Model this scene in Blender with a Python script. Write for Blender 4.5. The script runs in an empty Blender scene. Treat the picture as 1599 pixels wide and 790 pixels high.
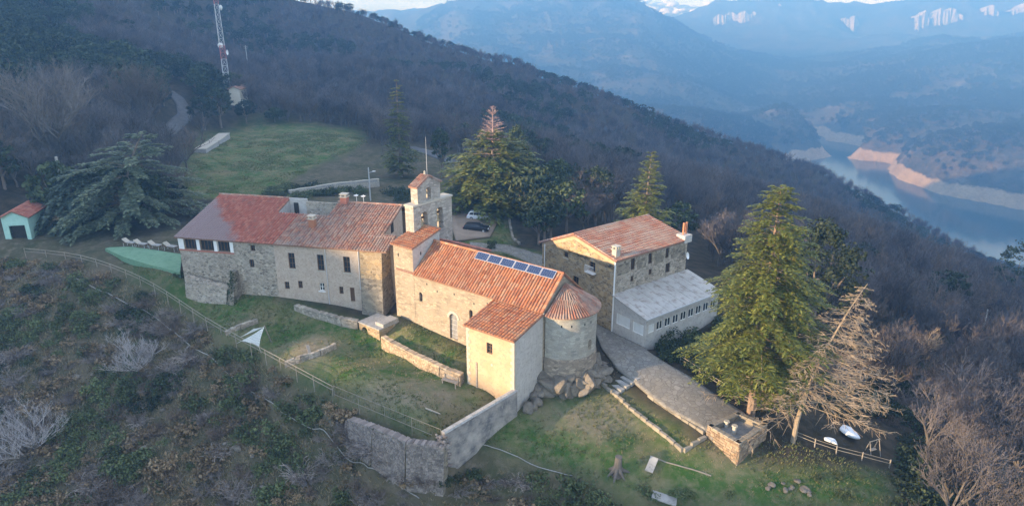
import bpy, math, random
import numpy as np
from mathutils import Vector, Matrix
random.seed(7); np.random.seed(7)
R = math.radians
scene = bpy.context.scene
C = scene.collection
# ---------------------------------------------------------------- camera, sky, sun, exposure
F, TH, CAMH = 1080.0, R(19.2), 36.0
cd = bpy.data.cameras.new("camera"); cam = bpy.data.objects.new("camera", cd); C.objects.link(cam)
cam.location = (0, 0, CAMH); cam.rotation_euler = (R(90) - TH, 0, 0)
cd.sensor_width = 36; cd.lens = 36 * F / 1599; cd.clip_start = 0.5; cd.clip_end = 30000
scene.camera = cam
SUN_EL, SUN_AZ = 11.0, 65.0            # elevation; heading the light travels towards (clockwise from +Y)
sd = bpy.data.lights.new("sun", 'SUN'); sun = bpy.data.objects.new("sun", sd); C.objects.link(sun)
sd.energy = 3.9; sd.angle = R(0.5); sd.color = (1.0, 0.82, 0.60)
ldir = Vector((math.sin(R(SUN_AZ)) * math.cos(R(SUN_EL)), math.cos(R(SUN_AZ)) * math.cos(R(SUN_EL)), -math.sin(R(SUN_EL))))
sun.rotation_euler = ldir.to_track_quat('-Z', 'Y').to_euler(); sun.location = (-60, -20, 120)
world = bpy.data.worlds.new("World"); scene.world = world; world.use_nodes = True
wn, wl = world.node_tree.nodes, world.node_tree.links
bg = wn["Background"]; bg.inputs[1].default_value = 0.15
sky = wn.new('ShaderNodeTexSky'); sky.sky_type = 'NISHITA'; sky.sun_disc = False
sky.sun_elevation = R(SUN_EL); sky.sun_rotation = R((SUN_AZ + 180) % 360)
sky.altitude = 800; sky.air_density = 1.0; sky.dust_density = 0.0; sky.ozone_density = 3.5
# broken cloud, the same all round the sky
tc = wn.new('ShaderNodeTexCoord'); mp = wn.new('ShaderNodeMapping'); mp.inputs['Scale'].default_value = (1.6, 1.6, 9)
nz = wn.new('ShaderNodeTexNoise'); nz.inputs['Scale'].default_value = 2.1; nz.inputs['Detail'].default_value = 7; nz.inputs['Roughness'].default_value = 0.55
rp = wn.new('ShaderNodeValToRGB'); rp.color_ramp.elements[0].position = 0.46; rp.color_ramp.elements[1].position = 0.68
rp.color_ramp.elements[1].color = (0.8, 0.8, 0.8, 1)
mx = wn.new('ShaderNodeMixRGB'); mx.inputs[2].default_value = (7.6, 7.2, 6.8, 1)
wl.new(tc.outputs['Generated'], mp.inputs[0]); wl.new(mp.outputs[0], nz.inputs[0]); wl.new(nz.outputs[0], rp.inputs[0])
wl.new(rp.outputs[0], mx.inputs[0]); wl.new(sky.outputs[0], mx.inputs[1]); wl.new(mx.outputs[0], bg.inputs[0])
scene.view_settings.view_transform = 'Standard'; scene.view_settings.look = 'None'
scene.view_settings.exposure = 1.95; scene.view_settings.gamma = 1.0
scene.cycles.use_denoising = True; scene.cycles.max_bounces = 5; scene.cycles.transparent_max_bounces = 6
scene.cycles.volume_bounces = 0; scene.cycles.sample_clamp_indirect = 6
# ---------------------------------------------------------------- geometry helpers
def ray(px, py):
    u = px - 799.5; v = 395 - py
    return np.array((u, F * math.cos(TH) + v * math.sin(TH), v * math.cos(TH) - F * math.sin(TH)))
def at(px, py, z=0.0):
    d = ray(px, py); t = (z - CAMH) / d[2]; return (d[0] * t, d[1] * t, z)
def atY(px, py, Y):
    d = ray(px, py); t = Y / d[1]; return (d[0] * t, Y, CAMH + d[2] * t)
def proj(x, y, z):
    z = z - CAMH; f = y * math.cos(TH) - z * math.sin(TH); up = y * math.sin(TH) + z * math.cos(TH)
    f = np.where(f < 1, 1e-3, f)
    return 799.5 + F * x / f, 395 - F * up / f
def dv(a): return Vector((math.sin(R(a)), math.cos(R(a)), 0))
def inpoly(px, py, poly):
    px = np.asarray(px, float); py = np.asarray(py, float); r = np.zeros(px.shape, bool); n = len(poly)
    for i in range(n):
        x0, y0 = poly[i]; x1, y1 = poly[(i + 1) % n]
        if y0 == y1: continue
        r ^= ((y0 > py) != (y1 > py)) & (px < (x1 - x0) * (py - y0) / (y1 - y0) + x0)
    return r
class MB:
    def __init__(s): s.v = []; s.f = []
    def quad(s, *p):
        i = len(s.v); s.v += [tuple(q) for q in p]; s.f.append(tuple(range(i, i + len(p))))
    poly = quad
    def box(s, x0, x1, y0, y1, z0, z1):
        i = len(s.v); s.v += [(x, y, z) for z in (z0, z1) for y in (y0, y1) for x in (x0, x1)]
        s.f += [tuple(i + k for k in q) for q in ((0, 2, 3, 1), (4, 5, 7, 6), (0, 1, 5, 4), (2, 6, 7, 3), (0, 4, 6, 2), (1, 3, 7, 5))]
    def hexa(s, b, t):                      # bottom four, top four (counter-clockwise)
        i = len(s.v); s.v += [tuple(q) for q in b] + [tuple(q) for q in t]
        s.f += [tuple(i + k for k in q) for q in ((3, 2, 1, 0), (4, 5, 6, 7), (0, 1, 5, 4), (1, 2, 6, 5), (2, 3, 7, 6), (3, 0, 4, 7))]
    def prism(s, poly, z0, z1):
        n = len(poly); i = len(s.v); s.v += [(x, y, z0) for x, y in poly] + [(x, y, z1) for x, y in poly]
        s.f.append(tuple(i + k for k in range(n))[::-1]); s.f.append(tuple(i + n + k for k in range(n)))
        for k in range(n): s.f.append((i + k, i + (k + 1) % n, i + n + (k + 1) % n, i + n + k))
    def tube(s, pts, rad, n=6, cap=True):
        pts = [Vector(p) for p in pts]; rad = rad if isinstance(rad, (list, tuple)) else [rad] * len(pts)
        base = len(s.v)
        for k, p in enumerate(pts):
            d = (pts[min(k + 1, len(pts) - 1)] - pts[max(k - 1, 0)]).normalized()
            a = d.orthogonal().normalized() if abs(d.z) > .95 else d.cross(Vector((0, 0, 1))).normalized()
            b = d.cross(a)
            for q in range(n):
                w = 2 * math.pi * q / n; s.v.append(tuple(p + (a * math.cos(w) + b * math.sin(w)) * rad[k]))
        for k in range(len(pts) - 1):
            for q in range(n):
                o = base + k * n; s.f.append((o + q, o + (q + 1) % n, o + n + (q + 1) % n, o + n + q))
        if cap:
            s.f.append(tuple(base + q for q in range(n))[::-1]); o = base + (len(pts) - 1) * n
            s.f.append(tuple(o + q for q in range(n)))
    def lathe(s, prof, c=(0, 0, 0), n=24, a0=0, a1=360):
        base = len(s.v); full = abs(a1 - a0) >= 360; m = n if full else n + 1
        for r_, z in prof:
            for q in range(m):
                w = R(a0 + (a1 - a0) * q / n); s.v.append((c[0] + r_ * math.cos(w), c[1] + r_ * math.sin(w), c[2] + z))
        for k in range(len(prof) - 1):
            for q in range(n):
                q2 = (q + 1) % m; s.f.append((base + k * m + q, base + k * m + q2, base + (k + 1) * m + q2, base + (k + 1) * m + q))
    def rock(s, c, r, seed, flat=.7, n=2, cuts=9, cr=(.5, .85)):
        rnd = random.Random(seed); import bmesh
        bm = bmesh.new(); bmesh.ops.create_icosphere(bm, subdivisions=n, radius=1)
        sx, sy, sz = r * rnd.uniform(.8, 1.3), r * rnd.uniform(.8, 1.3), r * flat * rnd.uniform(.8, 1.2)
        pl = [(Vector((rnd.gauss(0, 1), rnd.gauss(0, 1), rnd.gauss(0, 1))).normalized(), rnd.uniform(*cr)) for _ in range(cuts)]
        rot = Matrix.Rotation(rnd.uniform(0, 6.3), 3, 'Z'); i = len(s.v)
        for v in bm.verts:
            p = v.co.copy()
            for nn, dd in pl:
                q = p.dot(nn)
                if q > dd: p -= nn * (q - dd) * .9
            p = rot @ Vector((p.x * sx, p.y * sy, p.z * sz)); s.v.append((c[0] + p.x, c[1] + p.y, c[2] + p.z))
        s.f += [tuple(i + v.index for v in f.verts) for f in bm.faces]; bm.free()
    def build(s, name, m, parent=None, smooth=False, kind=None):
        me = bpy.data.meshes.new(name); me.from_pydata(s.v, [], s.f); me.update()
        if m: me.materials.append(m)
        if smooth: me.polygons.foreach_set('use_smooth', [True] * len(me.polygons))
        o = bpy.data.objects.new(name, me); C.objects.link(o)
        if parent: o.parent = parent
        if kind: o['kind'] = kind
        return o
def tag(o, label, cat, group=None):
    o['label'] = label; o['category'] = cat
    if group: o['group'] = group
    return o
def thing(name, label, cat, loc=(0, 0, 0), rz=0.0, group=None):
    o = bpy.data.objects.new(name, None); C.objects.link(o); o.empty_display_size = .3
    o.location = loc; o.rotation_euler = (0, 0, rz); return tag(o, label, cat, group)
def dup(o, parent=None):
    c = o.copy(); C.objects.link(c)
    if parent: c.parent = parent
    for ch in list(o.children): dup(ch, c)
    return c
def frame(a): return R(90 - a)          # rotation that puts local X on heading a
# wall with real openings. local (u,z) -> origin + u*ux + z up; normal is to the right-hand outside
def wall(mb, o, ux, u0, u1, z0, z1, ops=(), depth=.28, through=False):
    o = Vector(o); ux = Vector(ux).normalized(); nin = Vector((-ux.y, ux.x, 0))   # inward
    P = lambda u, z, d=0: o + ux * u + Vector((0, 0, z)) + nin * d
    us = sorted({u0, u1} | {v for q in ops for v in q[:2]}); zs = sorted({z0, z1} | {v for q in ops for v in q[2:4]})
    for i in range(len(us) - 1):
        for k in range(len(zs) - 1):
            cu, cz = (us[i] + us[i + 1]) / 2, (zs[k] + zs[k + 1]) / 2
            if any(q[0] < cu < q[1] and q[2] < cz < q[3] for q in ops): continue
            a, b, c, d = us[i], us[i + 1], zs[k], zs[k + 1]
            mb.quad(P(a, c), P(b, c), P(b, d), P(a, d))
            if through: mb.quad(P(b, c, depth), P(a, c, depth), P(a, d, depth), P(b, d, depth))
    for q in ops:
        a, b, c, d = q[:4]; arch = len(q) > 4 and q[4]
        if not arch:
            ring = [(a, c), (b, c), (b, d), (a, d)]
        else:
            r_ = (b - a) / 2; m = (a + b) / 2
            arc = [(m + r_ * math.cos(w), d - r_ + r_ * math.sin(w)) for w in np.linspace(0, math.pi, 9)]
            ring = [(a, c), (b, c)] + arc
            for dd in ((0, depth) if through else (0,)):
                for j in range(4):
                    p, p2 = arc[j], arc[j + 1]; t = [P(p[0], p[1], dd), P(b, d, dd), P(p2[0], p2[1], dd)]; mb.poly(*(t if dd == 0 else t[::-1]))
                    p, p2 = arc[8 - j], arc[7 - j]; t = [P(p[0], p[1], dd), P(p2[0], p2[1], dd), P(a, d, dd)]; mb.poly(*(t if dd == 0 else t[::-1]))
        for j in range(len(ring)):
            p, p2 = ring[j], ring[(j + 1) % len(ring)]
            mb.quad(P(*p), P(*p, depth), P(*p2, depth), P(*p2))
def pane(parent, name, m, o, ux, q, d, frame_m=None, bars=1, rows=0, sill=None):
    """a window set back in an opening: frame bars, glass, stone sill"""
    o = Vector(o); ux = Vector(ux).normalized(); nin = Vector((-ux.y, ux.x, 0)); a, b, c, e = q[:4]
    arch = len(q) > 4 and q[4]
    P = lambda u, z, dd=0: o + ux * u + Vector((0, 0, z)) + nin * dd
    def bar(mb, ua, ub, za, zb, d0, d1):
        mb.hexa([P(ua, za, d0), P(ub, za, d0), P(ub, za, d1), P(ua, za, d1)], [P(ua, zb, d0), P(ub, zb, d0), P(ub, zb, d1), P(ua, zb, d1)])
    g = MB(); g.quad(P(a, c, d), P(b, c, d), P(b, e, d), P(a, e, d)); g_o = g.build(name, m, parent)
    if frame_m:
        f = MB(); w = .07
        bar(f, a, a + w, c, e, d - .06, d - .004); bar(f, b - w, b, c, e, d - .06, d - .004)
        bar(f, a + w, b - w, c, c + w, d - .06, d - .004)
        bar(f, a + w, b - w, e - w, e, d - .06, d - .004)
        for k in range(bars):
            u = a + (b - a) * (k + 1) / (bars + 1); bar(f, u - .035, u + .035, c + w, e - w, d - .058, d - .006)
        for k in range(rows):
            z = c + (e - c) * (k + 1) / (rows + 1); bar(f, a + w, b - w, z - .03, z + .03, d - .05, d - .008)
        f.build('window_frame', frame_m, g_o)
    if sill:
        s = MB(); bar(s, a - .12, b + .12, c - .12, c - .002, -.08, d - .08); s.build('window_sill', sill, g_o)
    return g_o
# rows of barrel tiles over a sloping quad
def tiles(mb, e0, e1, r0, r1, pitch=.3, ln=.45, rad=.115, jit=.02, seed=1):
    rnd = random.Random(seed); e0, e1, r0, r1 = map(Vector, (e0, e1, r0, r1))
    W = (e1 - e0).length; n = max(1, int(W / pitch)); 
    up = (e1 - e0).cross(r0 - e0 if (r0 - e0).length > .1 else r1 - e0).normalized()
    if up.z < 0: up = -up
    for i in range(n):
        t = (i + .5) / n; a = e0.lerp(e1, t); b = r0.lerp(r1, t); L = (b - a).length
        if L < .3: continue
        d = (b - a) / L; s = d.cross(up).normalized(); k = max(1, int(L / ln)); st = L / k; jx = rnd.uniform(-jit, jit)
        for j in range(k):
            p = a + d * (st * j - .04) + s * (jx + rnd.uniform(-jit, jit) * .5); q = a + d * (st * (j + 1) + .03) + s * jx
            ra, rb = rad * 1.08, rad * .9; base = len(mb.v); hh = rnd.uniform(.0, .02)
            for c, rr, lift in ((p, ra, .035 + hh), (q, rb, .0)):
                for w in (0, 50, 90, 130, 180):
                    mb.v.append(tuple(c + s * (-rr * math.cos(R(w))) + up * (rr * .95 * math.sin(R(w)) + lift)))
            for w in range(4): mb.f.append((base + w, base + w + 1, base + 6 + w, base + 5 + w))
            mb.f.append((base, base + 1, base + 2, base + 3, base + 4))
def slab(mb, e0, e1, r1, r0, th=.14):
    """closed roof slab under the tiles"""
    t = [Vector(p) for p in (e0, e1, r1, r0)]; b = [p - Vector((0, 0, th)) for p in t]; mb.hexa(b, t)
def ridge(mb, a, b, rad=.17, ln=.45):
    a, b = Vector(a), Vector(b); L = (b - a).length; n = max(1, int(L / ln)); d = (b - a) / L; s = d.cross(Vector((0, 0, 1))).normalized(); up = s.cross(d)
    for j in range(n):
        base = len(mb.v)
        for c, rr in ((a + d * (L * j / n - .03), rad * 1.1), (a + d * (L * (j + 1) / n + .03), rad * .92)):
            for w in (0, 45, 90, 135, 180): mb.v.append(tuple(c + s * (rr * math.cos(R(w))) + up * (rr * math.sin(R(w)))))
        for w in range(4): mb.f.append((base + w, base + 5 + w, base + 6 + w, base + w + 1))
        mb.f.append((base + 4, base + 3, base + 2, base + 1, base))
# ---------------------------------------------------------------- materials
def newmat(name):
    m = bpy.data.materials.new(name); m.use_nodes = True; n = m.node_tree.nodes; return m, n, m.node_tree.links, n["Principled BSDF"]
def noise(n, l, co, scale, detail=5, rough=.6, dist=0):
    t = n.new('ShaderNodeTexNoise'); t.inputs['Scale'].default_value = scale; t.inputs['Detail'].default_value = detail
    t.inputs['Roughness'].default_value = rough; t.inputs['Distortion'].default_value = dist; l.new(co, t.inputs['Vector']); return t.outputs[0]
def ramp(n, l, fac, stops):
    r = n.new('ShaderNodeValToRGB'); e = r.color_ramp.elements
    while len(e) < len(stops): e.new(.5)
    for k, (p, c) in enumerate(stops): e[k].position = p; e[k].color = (c, c, c, 1) if isinstance(c, (int, float)) else (*c, 1)
    l.new(fac, r.inputs[0]); return r.outputs[0]
def mix(n, l, fac, a, b, mode='MIX'):
    x = n.new('ShaderNodeMixRGB'); x.blend_type = mode
    for k, v in ((0, fac), (1, a), (2, b)):
        if isinstance(v, (int, float)): x.inputs[k].default_value = v if k == 0 else (v, v, v, 1)
        elif isinstance(v, tuple): x.inputs[k].default_value = (*v, 1)
        else: l.new(v, x.inputs[k])
    return x.outputs[0]
def coords(n, l, world=False, scale=(1, 1, 1)):
    if world: o = n.new('ShaderNodeNewGeometry').outputs['Position']
    else: o = n.new('ShaderNodeTexCoord').outputs['Object']
    if scale != (1, 1, 1):
        m = n.new('ShaderNodeMapping'); m.inputs['Scale'].default_value = scale; l.new(o, m.inputs[0]); o = m.outputs[0]
    return o
def bump(n, l, b, h, strength=.5, dist=.05):
    u = n.new('ShaderNodeBump'); u.inputs['Strength'].default_value = strength; u.inputs['Distance'].default_value = dist
    l.new(h, u.inputs['Height']); l.new(u.outputs[0], b.inputs['Normal'])
def plain(name, c1, c2=None, scale=3, rough=.85, bmp=0, isl=0, obj=0, metal=0, c3=None, spec=.25, bd=.03):
    m, n, l, b = newmat(name); b.inputs['Roughness'].default_value = rough; b.inputs['Metallic'].default_value = metal
    b.inputs['Specular IOR Level'].default_value = spec
    co = coords(n, l); c = None; f = None
    if c2:
        f = noise(n, l, co, scale); c = mix(n, l, ramp(n, l, f, [(.35, 0), (.65, 1)]), c1, c2)
        if c3: c = mix(n, l, ramp(n, l, noise(n, l, co, scale * 3.7, 3), [(.5, 0), (.72, 1)]), c, c3)
    else: c = mix(n, l, 0.0, c1, c1)
    g = None
    if isl: g = (n.new('ShaderNodeNewGeometry').outputs['Random Per Island'], isl)
    if obj: g = (n.new('ShaderNodeObjectInfo').outputs['Random'], obj)
    if g: c = mix(n, l, 1.0, c, ramp(n, l, g[0], [(0, 1 - g[1]), (1, 1 + g[1] * .8)]), 'MULTIPLY')
    if isl and obj: c = mix(n, l, 1.0, c, ramp(n, l, n.new('ShaderNodeNewGeometry').outputs['Random Per Island'], [(0, 1 - isl), (1, 1 + isl * .8)]), 'MULTIPLY')
    l.new(c, b.inputs['Base Color'])
    if bmp: bump(n, l, b, noise(n, l, co, scale * 6, 4), bmp, bd)
    return m
def leafm(name, c1, c2, isl=.5, obj=.25, rough=.6, trans=.0):
    m, n, l, b = newmat(name); b.inputs['Roughness'].default_value = rough; b.inputs['Specular IOR Level'].default_value = .2
    i = n.new('ShaderNodeNewGeometry').outputs['Random Per Island']; c = mix(n, l, i, c1, c2)
    o = n.new('ShaderNodeObjectInfo').outputs['Random']
    c = mix(n, l, 1.0, c, ramp(n, l, o, [(0, 1 - obj), (1, 1 + obj)]), 'MULTIPLY')
    l.new(c, b.inputs['Base Color']); return m
def stone(name, cols, scale=(2.2, 2.2, 3.6), mortar=(.42, .39, .33), mw=.06, wear=(.5, .45, .36), rough=.9, wearamt=.5, bs=.7, contrast=.35):
    m, n, l, b = newmat(name); b.inputs['Roughness'].default_value = rough; b.inputs['Specular IOR Level'].default_value = .15
    co = coords(n, l); mp_ = n.new('ShaderNodeMapping'); mp_.inputs['Scale'].default_value = scale; 
    w = n.new('ShaderNodeVectorMath'); w.operation = 'MULTIPLY_ADD'
    nt = n.new('ShaderNodeTexNoise'); nt.inputs['Scale'].default_value = 1.3; l.new(co, nt.inputs[0])
    l.new(nt.outputs['Color'], w.inputs[0]); w.inputs[1].default_value = (.25, .25, .12); l.new(co, w.inputs[2]); l.new(w.outputs[0], mp_.inputs[0])
    v = n.new('ShaderNodeTexVoronoi'); l.new(mp_.outputs[0], v.inputs['Vector']); v.inputs['Scale'].default_value = 1
    v2 = n.new('ShaderNodeTexVoronoi'); v2.feature = 'DISTANCE_TO_EDGE'; l.new(mp_.outputs[0], v2.inputs['Vector']); v2.inputs['Scale'].default_value = 1
    k = n.new('ShaderNodeSeparateColor'); l.new(v.outputs['Color'], k.inputs[0])
    c = ramp(n, l, k.outputs[0], [(i / max(1, len(cols) - 1), q) for i, q in enumerate(cols)])
    c = mix(n, l, 1.0, c, ramp(n, l, k.outputs[1], [(0, 1 - contrast), (1, 1 + contrast)]), 'MULTIPLY')
    e = ramp(n, l, v2.outputs['Distance'], [(mw * .4, 0), (mw, 1)])
    c = mix(n, l, e, mortar, c)
    f = noise(n, l, co, .45, 6, .65); c = mix(n, l, ramp(n, l, f, [(.42, 0), (.68, wearamt)]), c, wear)
    c = mix(n, l, .25, c, ramp(n, l, noise(n, l, co, 9, 3), [(.3, .25), (.7, 1)]), 'MULTIPLY')
    l.new(c, b.inputs['Base Color'])
    h = mix(n, l, .3, e, noise(n, l, co, 14, 3)); bump(n, l, b, h, bs, .05); return m
def roofm(name, cols, lichen=(.34, .30, .25), lam=.6, lscale=.5, patch=None, streak=False):
    m, n, l, b = newmat(name); b.inputs['Roughness'].default_value = .85; b.inputs['Specular IOR Level'].default_value = .15
    co = coords(n, l); i = n.new('ShaderNodeNewGeometry').outputs['Random Per Island']
    c = ramp(n, l, i, [(k / (len(cols) - 1), q) for k, q in enumerate(cols)])
    f = noise(n, l, co, lscale, 7, .7, .5); c = mix(n, l, ramp(n, l, f, [(.45, 0), (.68, lam)]), c, lichen)
    if patch:
        x = n.new('ShaderNodeSeparateXYZ'); l.new(co, x.inputs[0]); f2 = noise(n, l, co, .45, 6, .65)
        s = n.new('ShaderNodeMath'); s.operation = 'MULTIPLY_ADD'; l.new(f2, s.inputs[0]); s.inputs[1].default_value = 9
        t = n.new('ShaderNodeMath'); t.operation = 'MULTIPLY_ADD'; l.new(x.outputs[1], t.inputs[0]); t.inputs[1].default_value = .9; l.new(x.outputs[0], t.inputs[2])
        l.new(t.outputs[0], s.inputs[2]); 
        c = mix(n, l, ramp(n, l, ramp_abs(n, l, s.outputs[0], patch[0], patch[1]), [(0, .12), (1, 1)]), patch[2], c)
    c = mix(n, l, .35, c, ramp(n, l, noise(n, l, co, 11, 2), [(.3, .3), (.7, 1)]), 'MULTIPLY')
    if streak:
        st = noise(n, l, coords(n, l, scale=streak), 1.0, 4, .7); c = mix(n, l, ramp(n, l, st, [(.5, 0), (.66, .75)]), c, (.42, .37, .31))
    l.new(c, b.inputs['Base Color']); return m
def ramp_abs(n, l, v, lo, hi):
    mr = n.new('ShaderNodeMapRange'); mr.inputs[1].default_value = lo; mr.inputs[2].default_value = hi; l.new(v, mr.inputs[0]); return mr.outputs[0]
M = {}
M['ashlar'] = stone('ashlar', [(.36, .285, .20), (.43, .35, .25), (.30, .245, .18), (.39, .32, .245)], (1.9, 1.9, 4.2), (.28, .235, .18), .06, (.45, .375, .28), wearamt=.5, contrast=.22, bs=.5)
M['apse_stone'] = stone('apse_stone', [(.36, .33, .28), (.44, .41, .34), (.32, .30, .26)], (1.9, 1.9, 4.4), (.34, .31, .27), .05, (.44, .41, .35), wearamt=.4, contrast=.15, bs=.45)
M['rubble_warm'] = stone('rubble_warm', [(.30, .20, .10), (.42, .30, .16), (.24, .17, .10), (.36, .29, .20)], (1.9, 1.9, 3.2), (.44, .36, .25), .07, (.48, .38, .25), wearamt=.35)
M['rubble'] = stone('rubble', [(.30, .24, .17), (.46, .38, .29), (.22, .18, .13), (.38, .30, .215)], (2.5, 2.5, 4.2), (.44, .40, .34), .08, (.46, .41, .34), wearamt=.45)
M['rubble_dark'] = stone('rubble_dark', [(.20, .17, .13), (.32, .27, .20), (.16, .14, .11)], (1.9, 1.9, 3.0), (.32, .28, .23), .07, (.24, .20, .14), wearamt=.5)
M['tower_stone'] = stone('tower_stone', [(.38, .34, .29), (.46, .42, .36), (.32, .29, .25)], (1.6, 1.6, 3.4), (.30, .27, .23), .06, (.44, .39, .32), wearamt=.3, contrast=.2)
M['plaster'] = plain('plaster', (.43, .335, .255), (.50, .405, .32), 1.1, .92, .3, c3=(.33, .26, .20))
M['plaster_warm'] = plain('plaster_warm', (.46, .315, .19), (.52, .38, .245), .9, .92, .25, c3=(.36, .27, .19))
M['plaster_grey'] = plain('plaster_grey', (.42, .39, .36), (.50, .47, .43), .9, .92, .25, c3=(.34, .31, .28))
M['cream'] = plain('cream', (.62, .56, .44), (.68, .62, .50), 1.5, .9)
M['mint'] = plain('mint', (.36, .58, .50), (.42, .64, .55), 1, .85, c3=(.34, .52, .46))
M['lime'] = plain('lime_stain', (.38, .34, .30), (.13, .125, .125), .9, .95, .4, c3=(.30, .27, .25))
M['roof_orange'] = roofm('roof_orange', [(.32, .12, .06), (.48, .17, .075), (.56, .24, .11), (.40, .16, .085), (.54, .31, .18), (.46, .16, .08)], (.34, .24, .16), .5, .7)
M['roof_red'] = roofm('roof_red', [(.36, .11, .07), (.48, .17, .11), (.42, .14, .09), (.54, .24, .17), (.33, .12, .09)], (.36, .24, .20), .4, .5)
M['roof_red_patch'] = roofm('roof_red_patch', [(.34, .10, .07), (.47, .15, .10), (.41, .13, .085), (.53, .22, .15), (.31, .12, .09)], (.40, .22, .18), .25, .5, patch=(11.6, 13.2, (.33, .265, .255)))
M['roof_old'] = roofm('roof_old', [(.28, .14, .10), (.44, .18, .11), (.42, .26, .19), (.24, .15, .12), (.50, .22, .13), (.50, .33, .24), (.38, .17, .11)], (.38, .33, .28), .8, .6)
M['roof_lichen'] = roofm('roof_lichen', [(.34, .14, .09), (.42, .18, .11), (.30, .15, .11), (.46, .26, .18)], (.40, .34, .27), .75, .35, streak=(.16, 2.2, 1))
M['roof_base'] = plain('roof_base', (.22, .12, .08), (.28, .17, .12), 4, .95)
M['wood_dark'] = plain('wood_dark', (.10, .055, .03), (.14, .08, .045), 6, .7)
M['wood_grey'] = plain('wood_grey', (.26, .22, .18), (.34, .30, .25), 5, .85)
M['white'] = plain('white_paint', (.74, .73, .70), (.80, .79, .76), 2, .6)
M['glass'] = plain('dark_glass', (.03, .035, .04), rough=.12, spec=.5)
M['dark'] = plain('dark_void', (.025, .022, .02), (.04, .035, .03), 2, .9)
M['blind'] = plain('pale_blind', (.58, .58, .56), (.64, .64, .62), 2, .7)
M['limestone'] = plain('limestone_trim', (.42, .375, .30), (.48, .43, .355), 3, .9, .2)
M['concrete'] = plain('concrete', (.30, .285, .265), (.39, .37, .34), 1.2, .92, .25, c3=(.22, .21, .19))
M['membrane'] = plain('roof_membrane', (.40, .37, .33), (.50, .47, .43), .35, .8, .15, c3=(.27, .22, .18))
M['metal'] = plain('galvanised', (.50, .50, .50), (.58, .58, .58), 4, .5, metal=.3)
M['red_paint'] = plain('red_paint', (.45, .16, .14), rough=.5)
M['copper'] = plain('orange_pipe', (.50, .20, .10), (.56, .24, .12), 5, .7)
M['bronze'] = plain('bronze', (.30, .22, .12), (.36, .28, .16), 5, .45, metal=.5)
M['panel'] = plain('solar_cells', (.02, .035, .09), (.025, .045, .11), 8, .18, spec=.5)
M['panel_frame'] = plain('panel_frame', (.55, .56, .58), rough=.4, metal=.5)
M['rock'] = plain('outcrop_rock', (.15, .13, .105), (.24, .205, .165), 1.6, .95, .6, obj=.15, c3=(.12, .105, .085), bd=.08)
M['stone_piece'] = plain('wall_stones', (.28, .24, .19), (.40, .35, .28), 1.2, .95, .4, isl=.3)
M['stone_warm'] = plain('wall_stones_warm', (.38, .27, .17), (.46, .36, .25), 1.2, .95, .4, isl=.3)
M['stone_purple'] = plain('wall_stones_purple', (.20, .165, .145), (.27, .23, .20), 1.2, .95, .4, isl=.35)
M['kerb'] = plain('kerb_stone', (.24, .21, .165), (.31, .27, .215), 2, .95, .4, obj=.15)
M['bark'] = plain('bark', (.17, .13, .10), (.24, .19, .15), 5, .95, .5)
M['bark_red'] = plain('bark_red', (.22, .15, .11), (.30, .21, .15), 5, .95, .5)
M['bark_pale'] = plain('bark_pale', (.11, .095, .085), (.155, .135, .115), 5, .95)
M['twig'] = plain('bare_twig', (.10, .088, .088), (.145, .126, .124), .4, .95, obj=.5)
M['twig_brown'] = plain('twig_brown', (.12, .09, .075), (.165, .127, .10), .4, .95, obj=.25)
M['bramble'] = plain('bramble_twig', (.22, .185, .165), (.29, .25, .225), .4, .95, obj=.3)
M['twig_pale'] = plain('pale_twig', (.36, .33, .32), (.44, .41, .40), 1, .95)
M['stone_brown'] = plain('wall_stones_brown', (.25, .17, .11), (.33, .25, .175), 1.2, .95, .4, isl=.35)
M['twig_dead'] = plain('dead_twig', (.26, .20, .14), (.34, .27, .195), 2, .95)
M['twig_pink'] = plain('pink_twig', (.40, .24, .20), (.46, .32, .27), 2, .95)
M['needle'] = leafm('needle', (.05, .075, .018), (.17, .17, .035), obj=.1)
M['needle_cedar'] = leafm('needle_cedar', (.06, .085, .05), (.19, .215, .13), obj=.15)
M['needle_blue'] = leafm('needle_blue', (.05, .075, .055), (.11, .14, .10), obj=.1)
M['leaf_oak'] = leafm('leaf_oak', (.02, .032, .014), (.055, .07, .028), obj=.4)
M['leaf_shrub'] = leafm('leaf_shrub', (.05, .075, .028), (.13, .145, .06), obj=.35)
M['leaf_rust'] = leafm('leaf_rust', (.15, .105, .06), (.26, .19, .11), obj=.3)
M['ivy'] = leafm('ivy', (.02, .035, .012), (.05, .075, .025), obj=.1)
M['grass'] = leafm('grass_blade', (.065, .105, .03), (.20, .185, .085), obj=0)
M['dry_grass'] = leafm('dry_grass_blade', (.20, .16, .09), (.30, .25, .15), obj=0)
M['tyre'] = plain('rubber', (.02, .02, .02), rough=.9)
M['teal'] = plain('teal_turf', (.15, .27, .16), (.18, .30, .19), .6, .9, .2, c3=(.11, .21, .13))
M['plastic_sheet'] = plain('white_sheet', (.78, .79, .80), rough=.5)
M['canvas'] = plain('canvas', (.62, .63, .60), (.68, .68, .65), 2, .8)
M['asphalt'] = plain('asphalt', (.09, .09, .095), (.13, .13, .13), 1, .9)
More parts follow.
